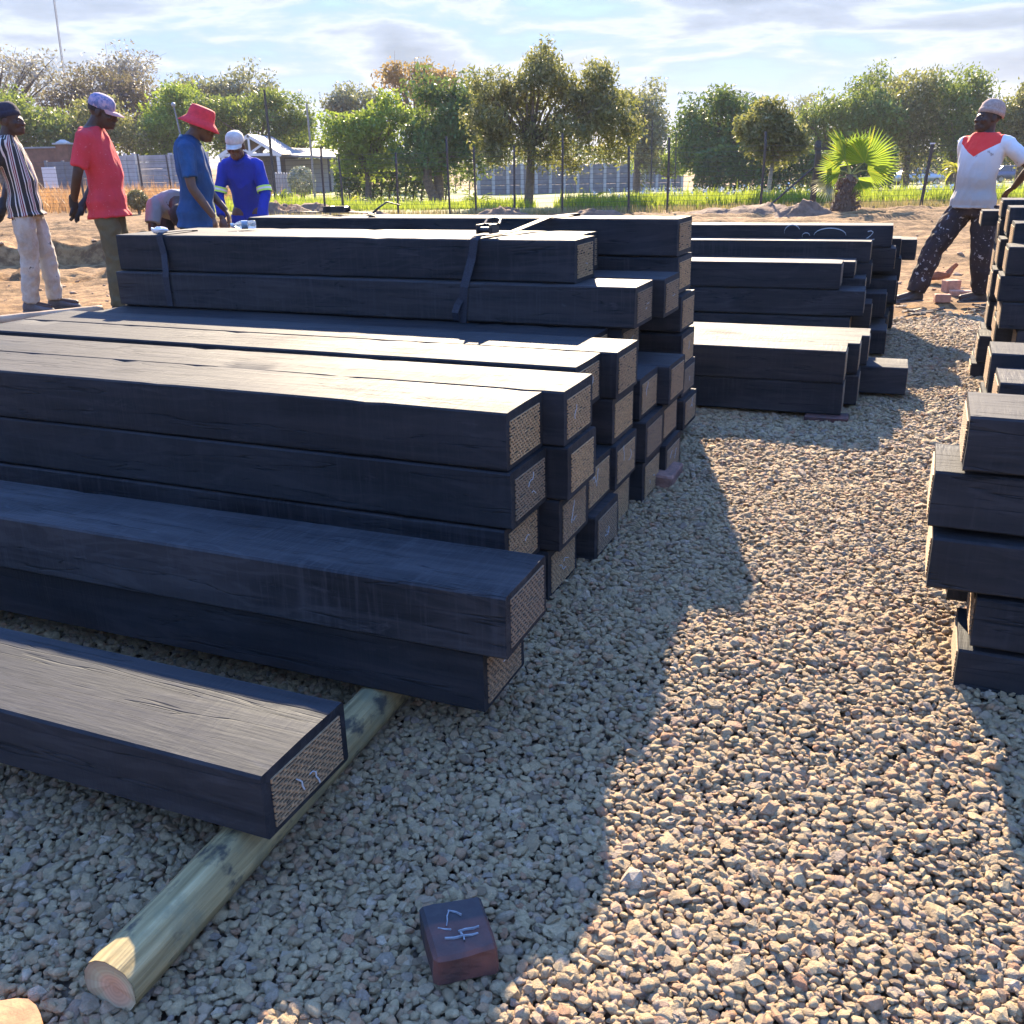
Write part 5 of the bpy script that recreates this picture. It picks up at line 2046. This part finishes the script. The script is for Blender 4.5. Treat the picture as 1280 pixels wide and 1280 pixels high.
    # eyes
    for s in (-1, 1):
        bm = bmesh.new()
        blob(bm, HM @ Vector((s * .031, .0835, .006)), (.0095, .006, .0048), H3)
        e_ = bobj('eye', bm, EYE, root, smooth=True)
        bm = bmesh.new()
        blob(bm, HM @ Vector((s * .031, .0885, .006)), (.0050, .003, .0046), H3)
        bobj('pupil', bm, MAT_BLACK, e_, smooth=True)
    # hair
    if hair:
        bm = bmesh.new()
        g_ = bmesh.ops.create_icosphere(bm, subdivisions=4, radius=1)
        dele = []
        for v in g_['verts']:
            c = v.co.copy()
            if c.z < -.45 - .0 + max(0, c.y) * 1.2 or (c.y > .55 and c.z < .62):
                dele.append(v)
            v.co = HM @ (Vector((c.x * .078, c.y * .096 - .012, c.z * .092 + .036)) + mnoise.noise_vector(c * 30) * .0022)
        bmesh.ops.delete(bm, geom=dele, context='VERTS')
        bobj('hair', bm, simple_mat('black_hair', (.012, .010, .010), .8, .3, 120, .6), root, smooth=True)
    # ---- shirt
    bm = bmesh.new()
    torso(bm, .016, z0=.86, z1=1.505, hem=shirt_len)
    for s in (-1, 1):
        sh = up((s * .180 * girth, -.008, 1.418))
        el, wr, tip = [Vector(q) for q in arms[s]]
        if sleeves == 'short':
            e2 = sh.lerp(el, .78)
            limb(bm, [sh.lerp(up((0, 0, 1.40)), .3), sh, sh.lerp(el, .4), e2], [.062, .070, .068, .066], round_=False)
        else:
            limb(bm, [sh.lerp(up((0, 0, 1.40)), .3), sh, sh.lerp(el, .5), el, el.lerp(wr, .5), wr.lerp(el, .06)], [.062, .070, .062, .056, .050, .044], round_=False)
    so = voxel('shirt', bm, shirt, root, .011, 2, .013, 10, seed * 7.3)
    if collar:
        bm = bmesh.new()
        n_ = 18
        prv = None
        for k in range(n_ + 1):
            a = 2 * math.pi * k / n_
            x_, y_ = math.sin(a) * .072, math.cos(a) * .070
            lift = .0 if abs(math.cos(a)) < 2 else 0
            z_ = 1.495 - .030 * max(0, math.cos(a)) ** 2
            c4 = [bm.verts.new(up((x_, y_ - .002, z_))), bm.verts.new(up((x_ * 1.06, y_ * 1.06, z_ + .034))), bm.verts.new(up((x_ * 1.42, y_ * 1.42, z_ - .010))), bm.verts.new(up((x_ * 1.36, y_ * 1.36, z_ - .016)))]
            if prv:
                for q in range(3):
                    bm.faces.new((prv[q], prv[q + 1], c4[q + 1], c4[q]))
            prv = c4
        bobj('collar', bm, collar, so, smooth=True)
    # ---- trousers
    bm = bmesh.new()
    rings = []
    for z, rx, ry in ((.80, .150, .118), (.86, .172, .122), (.93, .176, .126), (1.00, .150, .106), (1.04, .140, .096)):
        rings.append((up((0, 0, z)) if z > .88 else Vector((hp.x, hp.y, hp.z - .93 + z)), (upv((rx * girth, 0, 0)) if z > .88 else Vector((rx * girth, 0, 0))), (upv((0, ry * girth + belly * .3, 0)) if z > .88 else Vector((0, ry * girth, 0)))))
    loft(bm, rings, 18)
    for s in (-1, 1):
        hj, kn, an, toe = [Vector(q) for q in legs[s]]
        limb(bm, [hj + Vector((0, 0, -.02)), hj.lerp(kn, .5), kn, kn.lerp(an, .5), an + Vector((0, 0, .0))], [.094 * bag, .092 * bag, .078 * bag, .077 * bag, .070 * bag], round_=False)
    voxel('trousers', bm, trousers, root, .011, 2, .015, 9, seed * 3.1, .9)
    # ---- shoes
    for s in (-1, 1):
        hj, kn, an, toe = [Vector(q) for q in legs[s]]
        d = Vector((toe.x - an.x, toe.y - an.y, 0)).normalized()
        sd_ = Vector((-d.y, d.x, 0))
        bm = bmesh.new()
        z0 = an.z - .085
        prof = [(-.075, .030, .040, .06), (-.06, .037, .055, .10), (0, .040, .060, .115), (.07, .044, .052, .08), (.13, .048, .044, .055), (.18, .042, .034, .045), (.205, .022, .02, .03)]
        rings = []
        for t, hw_, cz, hh in prof:
            rings.append((Vector((an.x, an.y, z0)) + d * t + Vector((0, 0, hh * .5)), sd_ * hw_, Vector((0, 0, hh * .52))))
        loft(bm, rings, 14)
        sh_ = voxel('shoe', bm, shoes, root, .008, 2)
        bm = bmesh.new()
        r2 = []
        for t, hw_, cz, hh in prof:
            r2.append((Vector((an.x, an.y, z0 + .006)) + d * t * 1.03, sd_ * (hw_ + .003), Vector((0, 0, .010))))
        loft(bm, r2, 12)
        bobj('sole', bm, SOLE, sh_)
    # ---- gloves
    if gloves:
        for s in gloves['sides']:
            el, wr, tip = [Vector(q) for q in arms[s]]
            d = (tip - wr).normalized()
            ref = Vector((0, 0, 1)) if abs(d.z) < .8 else Vector((0, 1, 0))
            sd_ = d.cross(ref).normalized() * s
            nn = sd_.cross(d) * s
            bm = bmesh.new()
            limb(bm, [wr - d * .05, wr, wr + d * .03], [.034, .036, .036])
            blob(bm, wr + d * .05, (.046, .056, .024), Matrix((sd_, d, nn)).transposed())
            for f in range(4):
                base = wr + d * (.085 - .006 * abs(f - 1.2)) + sd_ * (.029 - .0195 * f)
                ln = (.070, .080, .074, .058)[f]
                limb(bm, [base - d * .012, base + d * ln * .5 - nn * .010, base + d * ln * .88 - nn * .032], [.0135, .0128, .011], 8)
            tb = wr + d * .030 + sd_ * .036
            limb(bm, [tb - sd_ * .012, tb + d * .028 + sd_ * .018 - nn * .008, tb + d * .058 + sd_ * .014 - nn * .020], [.017, .015, .012], 8)
            voxel('glove', bm, gloves['mat'], root, .007, 1)
    if hatfn:
        hatfn(root, HM)
    if extra:
        extra(root, up, UP, arms)
    return root


def lathe_hat(name, prof, mat, parent, HM, M_, n=28, wob=.0, mats=None):
    """profile of (r, z); slightly oval"""
    bm = bmesh.new()
    pr = None
    for r, z in prof:
        cur = []
        for k in range(n):
            a = 2 * math.pi * k / n
            p = Vector((r * .92 * math.cos(a), r * 1.08 * math.sin(a), z))
            if wob:
                p += mnoise.noise_vector(p * 16) * wob
            cur.append(bm.verts.new(HM @ (M_ @ p)))
        if pr:
            for k in range(n):
                bm.faces.new((pr[k], pr[(k + 1) % n], cur[(k + 1) % n], cur[k]))
        pr = cur
    bm.faces.new(pr)
    return bobj(name, bm, mat, parent, smooth=True)


def beanie(mat, fold=True, tall=.0):
    def f(root, HM):
        M_ = Matrix.Translation((0, -.022, .040)) @ Matrix.Rotation(R(13), 4, 'X')
        o = lathe_hat('knitted_hat', [(.086, -.012), (.092, .004), (.093, .03), (.088, .06 + tall * .4), (.070, .088 + tall), (.044, .102 + tall), (.012, .107 + tall)], mat, root, HM, M_, wob=.004)
        if fold:
            lathe_hat('folded_brim', [(.090, -.014), (.097, -.010), (.099, .012), (.095, .026), (.090, .028)], mat, o, HM, M_, wob=.003)
    return f


def cap(mat, mat2=None):
    def f(root, HM):
        M_ = Matrix.Translation((0, -.012, .034)) @ Matrix.Rotation(R(-4), 4, 'X')
        o = lathe_hat('cap', [(.084, -.004), (.090, .006), (.090, .030), (.083, .062), (.062, .086), (.034, .097), (.008, .100)], mat, root, HM, M_, wob=.002)
        bm = bmesh.new()
        prv = None
        for k in range(13):
            a = R(-62 + 124 * k / 12)
            x_, y_ = math.sin(a) * .080, math.cos(a) * .092
            e = math.cos(a * 1.35)
            p0 = Vector((x_, y_, .004))
            p1 = Vector((x_ * 1.02, y_ + .085 * max(0, e) ** .6, -.010 - .016 * abs(math.sin(a)) + .004))
            q = [bm.verts.new(HM @ (M_ @ p)) for p in (p0, (p0 + p1) / 2 + Vector((0, 0, .006)), p1, p1 - Vector((0, 0, .004)), p0 - Vector((0, 0, .004)))]
            if prv:
                for j in range(5):
                    bm.faces.new((prv[j], prv[(j + 1) % 5], q[(j + 1) % 5], q[j]))
            else:
                bm.faces.new(q[::-1])
            prv = q
        bm.faces.new(prv)
        bobj('visor', bm, mat2 or mat, o)
    return f


def bucket(mat):
    def f(root, HM):
        M_ = Matrix.Translation((0, -.010, .036)) @ Matrix.Rotation(R(-3), 4, 'X')
        o = lathe_hat('bucket_hat', [(.142, -.048), (.146, -.044), (.118, -.014), (.098, .008), (.095, .012), (.091, .05), (.085, .082), (.078, .094), (.050, .100), (.010, .102)], mat, root, HM, M_, wob=.0035)
    return f


SOLE = simple_mat('shoe_sole', (.10, .09, .08), .8, .3)
GLOVE = simple_mat('dark_glove', (.018, .018, .021), .8, .4, 30, .3)
SHOE_GREY = simple_mat('grey_shoe', (.10, .10, .11), .75, .4, 20, .3)
SHOE_DARK = simple_mat('dusty_shoe', (.05, .042, .038), .8, .5, 20, .3)

# --- cloth colours
m, nt, b, tc = new_mat('striped_cloth')
sp = nt.node('ShaderNodeSeparateXYZ', {0: tc.outputs['Object']})
ang = nt.math('ADD', nt.math('ARCTAN2', sp.outputs[0], nt.math('ADD', sp.outputs[1], .02)), nt.math('MULTIPLY', sp.outputs[2], -.28))
u_ = nt.math('FRACT', nt.math('MULTIPLY', ang, 1.55))
c = nt.ramp(u_, [(0, (.016, .018, .020)), (.30, (.55, .52, .47)), (.38, (.16, .012, .026)), (.48, (.55, .52, .47)), (.53, (.16, .012, .026)), (.60, (.55, .52, .47)), (.70, (.016, .018, .020)), (.86, (.58, .55, .50)), (.94, (.016, .018, .020))], 'CONSTANT')
nt.set(b.inputs['Base Color'], c)
b.inputs['Roughness'].default_value = .9
C_STRIPE = m
C_RED = cloth('paint_flecked_red_cloth', (.60, .045, .062), (.66, .22, .23), .65, 48, low=(1.0, 1.40))
C_BLUE = cloth('blue_polo_cloth', (.014, .060, .165), dirt=(.02, .09, .24))
C_OVER = cloth('royal_blue_overall', (.016, .040, .36), dirt=(.012, .03, .22))
C_GREYT = cloth('grey_tee', (.235, .245, .265), dirt=(.18, .185, .20))
C_OFFW = cloth('dirty_white_trousers', (.46, .44, .39), (.05, .045, .045), .66, 7, dirt=(.24, .20, .15))
C_KHAKI = cloth('olive_khaki_trousers', (.125, .108, .060), dirt=(.075, .065, .040))
C_NAVY = cloth('navy_trousers', (.018, .024, .045), dirt=(.03, .035, .055))
C_PAINTED = cloth('paint_splashed_black_trousers', (.022, .016, .018), (.30, .28, .27), .62, 26, dirt=(.045, .028, .026))
m, nt, b, tc = new_mat('white_tee_red_yoke')
P = tc.outputs['Object']
sp = nt.node('ShaderNodeSeparateXYZ', {0: P})
ax_ = nt.math('ABSOLUTE', sp.outputs[0])
edge_ = nt.math('SUBTRACT', sp.outputs[2], nt.math('ADD', nt.math('MULTIPLY', ax_, .62), 1.262))
yoke = nt.math('MULTIPLY', nt.math('GREATER_THAN', edge_, 0.0), nt.math('LESS_THAN', ax_, .178))
dn = nt.noise(P, 4.0, 6, .65)
zf = nt.ramp(nt.math('ADD', nt.math('DIVIDE', sp.outputs[2], 2.0), nt.math('MULTIPLY', dn, .10)), [(.56, 1), (.74, 0)])
cw = nt.mix(nt.math('MULTIPLY', zf, .85), (.62, .64, .68), (.27, .25, .22))
cw = nt.mix(nt.ramp(nt.noise(P, 9, 4, .6), [(.66, 0), (.70, .7)]), cw, (.14, .10, .08))
c = nt.mix(yoke, cw, (.72, .035, .030))
nt.set(b.inputs['Base Color'], c)
b.inputs['Roughness'].default_value = .85
nt.set(b.inputs['Normal'], nt.bump(nt.noise(P, 20, 4), .35, .012))
C_YOKE = m
H_NAVY = simple_mat('navy_knit', (.018, .020, .042), .95, .4, 60, .8)
H_BEIGE = simple_mat('beige_knit', (.42, .31, .26), .95, .3, 60, .8)
H_RED = simple_mat('red_hat_cloth', (.62, .030, .045), .85, .2, 30, .3)
H_GREYW = simple_mat('pale_cap_cloth', (.50, .49, .46), .85, .25, 20, .3)
m, nt, b, tc = new_mat('floral_cap_cloth')
v_ = nt.node('ShaderNodeTexVoronoi', {'Vector': tc.outputs['Object'], 'Scale': 60.0})
nt.set(b.inputs['Base Color'], nt.ramp(nt.node('ShaderNodeSeparateColor', {0: v_.outputs['Color']}).outputs[0], [(.0, (.10, .11, .22)), (.35, (.22, .20, .34)), (.6, (.42, .30, .36)), (.85, (.14, .17, .30))]))
b.inputs['Roughness'].default_value = .85
H_FLORAL = m
H_PINK = simple_mat('faded_pink_visor', (.46, .26, .26), .85, .2, 20, .2)

straight = {s: [(s * .095, 0, .90), (s * .10, .015, .49), (s * .10, -.02, .085), (s * .12, .16, .045)] for s in (-1, 1)}


def legset(dx=0.0, dy=(0, 0), knee=0.0, w=.1):
    return {s: [(s * .092, 0, .90), (s * w, dy[(s + 1) // 2] * .5 + .02 + knee, .49), (s * w, dy[(s + 1) // 2] - .02, .085), (s * (w + .025), dy[(s + 1) // 2] + .15, .045)] for s in (-1, 1)}


# 1 striped shirt, far left, seen from his right side
person('man in a striped shirt, navy knitted hat and dirty white trousers at the left edge', (-4.27, 8.98, 0), R(-86), 1.0, girth=.92, neck_fwd=.05,
       lean=R(-5), head_pitch=R(6), head_yaw=R(-8),
       arms={1: [(.23, -.20, 1.14), (.12, -.245, .90), (.06, -.26, .76)], -1: [(-.23, -.19, 1.14), (-.10, -.235, .92), (-.04, -.25, .78)]},
       legs=legset(dy=(.10, -.05)), hip=(0, -.01, .93), shirt=C_STRIPE, shirt_len=.83, trousers=C_OFFW, shoes=SHOE_GREY, skin=SKIN, belly=.02,
       gloves={'sides': (1, -1), 'mat': GLOVE}, hatfn=beanie(H_NAVY), seed=1)


def print_patch(root, up, UP, arms):
    bm = bmesh.new()
    for k in range(5):
        x0 = -.075 + .032 * k
        add_tube(bm, [up((x0, .134, 1.20)), up((x0 + .006, .136, 1.235)), up((x0 + .018, .134, 1.205)), up((x0 + .020, .134, 1.24))], .0045, 4)
    bobj('shirt_print', bm, simple_mat('print_grey_blue', (.32, .36, .46), .8, .2), root)


# 2 red shirt
person('man in a paint flecked red t-shirt and patterned cap, gloved hands behind his back', (-3.40, 8.62, 0), R(-88), 1.03,
       lean=R(-3), head_pitch=R(20), neck_fwd=.05, head_yaw=R(0),
       arms={1: [(.235, -.12, 1.13), (.10, -.235, .92), (.03, -.27, .77)], -1: [(-.235, -.12, 1.13), (-.07, -.225, .90), (.01, -.30, .79)]},
       legs=legset(dy=(-.02, .03)), shirt=C_RED, bag=1.0, shirt_len=.80, trousers=C_KHAKI, shoes=SHOE_GREY, skin=SKIN, belly=.022,
       gloves={'sides': (1, -1), 'mat': GLOVE}, hatfn=cap(H_FLORAL, H_PINK), seed=2, extra=print_patch)

# 3 bending man
person('man in a grey t-shirt bending low behind the left end of the bundle', (-3.06, 9.3, 0), R(-158), .98,
       lean=R(84), head_pitch=R(42),
       arms={1: [(.24, .42, .72), (.20, .52, .46), (.18, .56, .32)], -1: [(-.24, .40, .72), (-.20, .52, .46), (-.16, .56, .32)]},
       legs=legset(knee=.06, dy=(0, 0), w=.14), hip=(0, -.14, .88), shirt=C_GREYT, shirt_len=.84, trousers=C_NAVY, shoes=SHOE_DARK, skin=SKIN, seed=3)

# 4 blue polo, red bucket hat
person('man in a blue polo shirt and red bucket hat looking down at the bundle', (-2.48, 8.05, 0), R(-80), .95,
       lean=R(2), head_pitch=R(17), neck_fwd=.05,
       arms={1: [(.25, .02, 1.13), (.24, .16, .90), (.23, .20, .74)], -1: [(-.25, .06, 1.13), (-.20, .22, .93), (-.15, .28, .78)]},
       legs=legset(dy=(.04, -.03)), shirt=C_BLUE, shirt_len=.80, trousers=C_NAVY, shoes=SHOE_DARK, skin=SKIN_WARM, belly=.02, hatfn=bucket(H_RED), collar=C_BLUE, seed=4)


# 5 overalls
BAND = simple_mat('reflective_lime', (.50, .80, .10), .5, .1, 20)
BAND2 = simple_mat('reflective_silver', (.62, .64, .62), .3, .1, 20)


def bands(root, up, UP, arms):
    for s in (-1, 1):
        el, wr, tip = [Vector(q) for q in arms[s]]
        sh = up((s * .180, -.008, 1.418))
        for t, w_, mt, nm in ((.80, .052, BAND, 'reflective_band'), (.80, .018, BAND2, 'silver_strip')):
            c = sh.lerp(el, t)
            d = (el - sh).normalized()
            bm = bmesh.new()
            rr_ = .074 if nm == 'reflective_band' else .0755
            add_tube(bm, [c - d * w_ / 2, c + d * w_ / 2], rr_, 18, cap=False)
            bobj(nm, bm, mt, root, smooth=True)


person('man in royal blue overalls with lime bands and a pale cap, leaning over the bundle', (-2.36, 9.25, 0), R(178), .90, hip=(0, -.06, .905),
       lean=R(22), head_pitch=R(-8), neck_fwd=.03,
       arms={1: [(.235, .18, 1.07), (.19, .31, .87), (.15, .36, .78)], -1: [(-.235, .18, 1.07), (-.20, .31, .85), (-.15, .37, .77)]},
       legs=legset(dy=(.02, -.04)), shirt=C_OVER, sleeves='long', shirt_len=.80, trousers=C_OVER, shoes=SHOE_DARK, skin=SKIN_WARM,
       hatfn=cap(H_GREYW), collar=C_OVER, seed=5, extra=bands, girth=.90)

# 6 right hand man
def yoke_details(root, up, UP, arms):
    bm = bmesh.new()
    for k in range(4):
        x0 = -.060 + .016 * k
        add_tube(bm, [up((x0, .1285, 1.335)), up((x0 + .005, .129, 1.352)), up((x0 + .011, .1285, 1.337))], .0035, 4)
    bobj('shirt_print', bm, simple_mat('print_white', (.6, .6, .6), .8, .1), root)


person('man with legs apart in paint splashed black trousers and white shirt with red yoke', (3.93, 8.42, 0), R(126), .93,
       lean=R(-5), head_pitch=R(0), head_yaw=R(-26),
       arms={1: [(.235, -.20, 1.14), (.09, -.27, .99), (.0, -.29, .92)], -1: [(-.38, -.14, 1.17), (-.20, -.26, 1.0), (-.09, -.28, .92)]},
       legs={1: [(.095, .0, .86), (.20, .24, .47), (.27, .33, .085), (.33, .50, .045)], -1: [(-.10, -.02, .86), (-.14, .02, .46), (-.15, -.06, .085), (-.05, .10, .045)]},
       hip=(0, .02, .89), shirt=C_YOKE, shirt_len=.86, trousers=C_PAINTED, shoes=SHOE_DARK, skin=SKIN, hatfn=beanie(H_BEIGE, True, .006), seed=6, girth=1.03, belly=.012, bag=1.22, extra=yoke_details)
bpy.data.scenes.remove(TMP_SC)

# ------------------------------------------------------------------ air
bm = bmesh.new()
add_box(bm, (-420, -25, -16), (420, 1950, 40))
m = bpy.data.materials.new('air')
m.use_nodes = True
m.node_tree.nodes.clear()
_vn = NT(m.node_tree)
_v = _vn.node('ShaderNodeVolumePrincipled')
_v.inputs['Color'].default_value = (.93, .95, 1.0, 1)
_v.inputs['Density'].default_value = .0005
_v.inputs['Anisotropy'].default_value = .0
_o = _vn.n.new('ShaderNodeOutputMaterial')
m.node_tree.links.new(_v.outputs[0], _o.inputs['Volume'])
tag(bobj('haze', bm, m), kind='stuff')
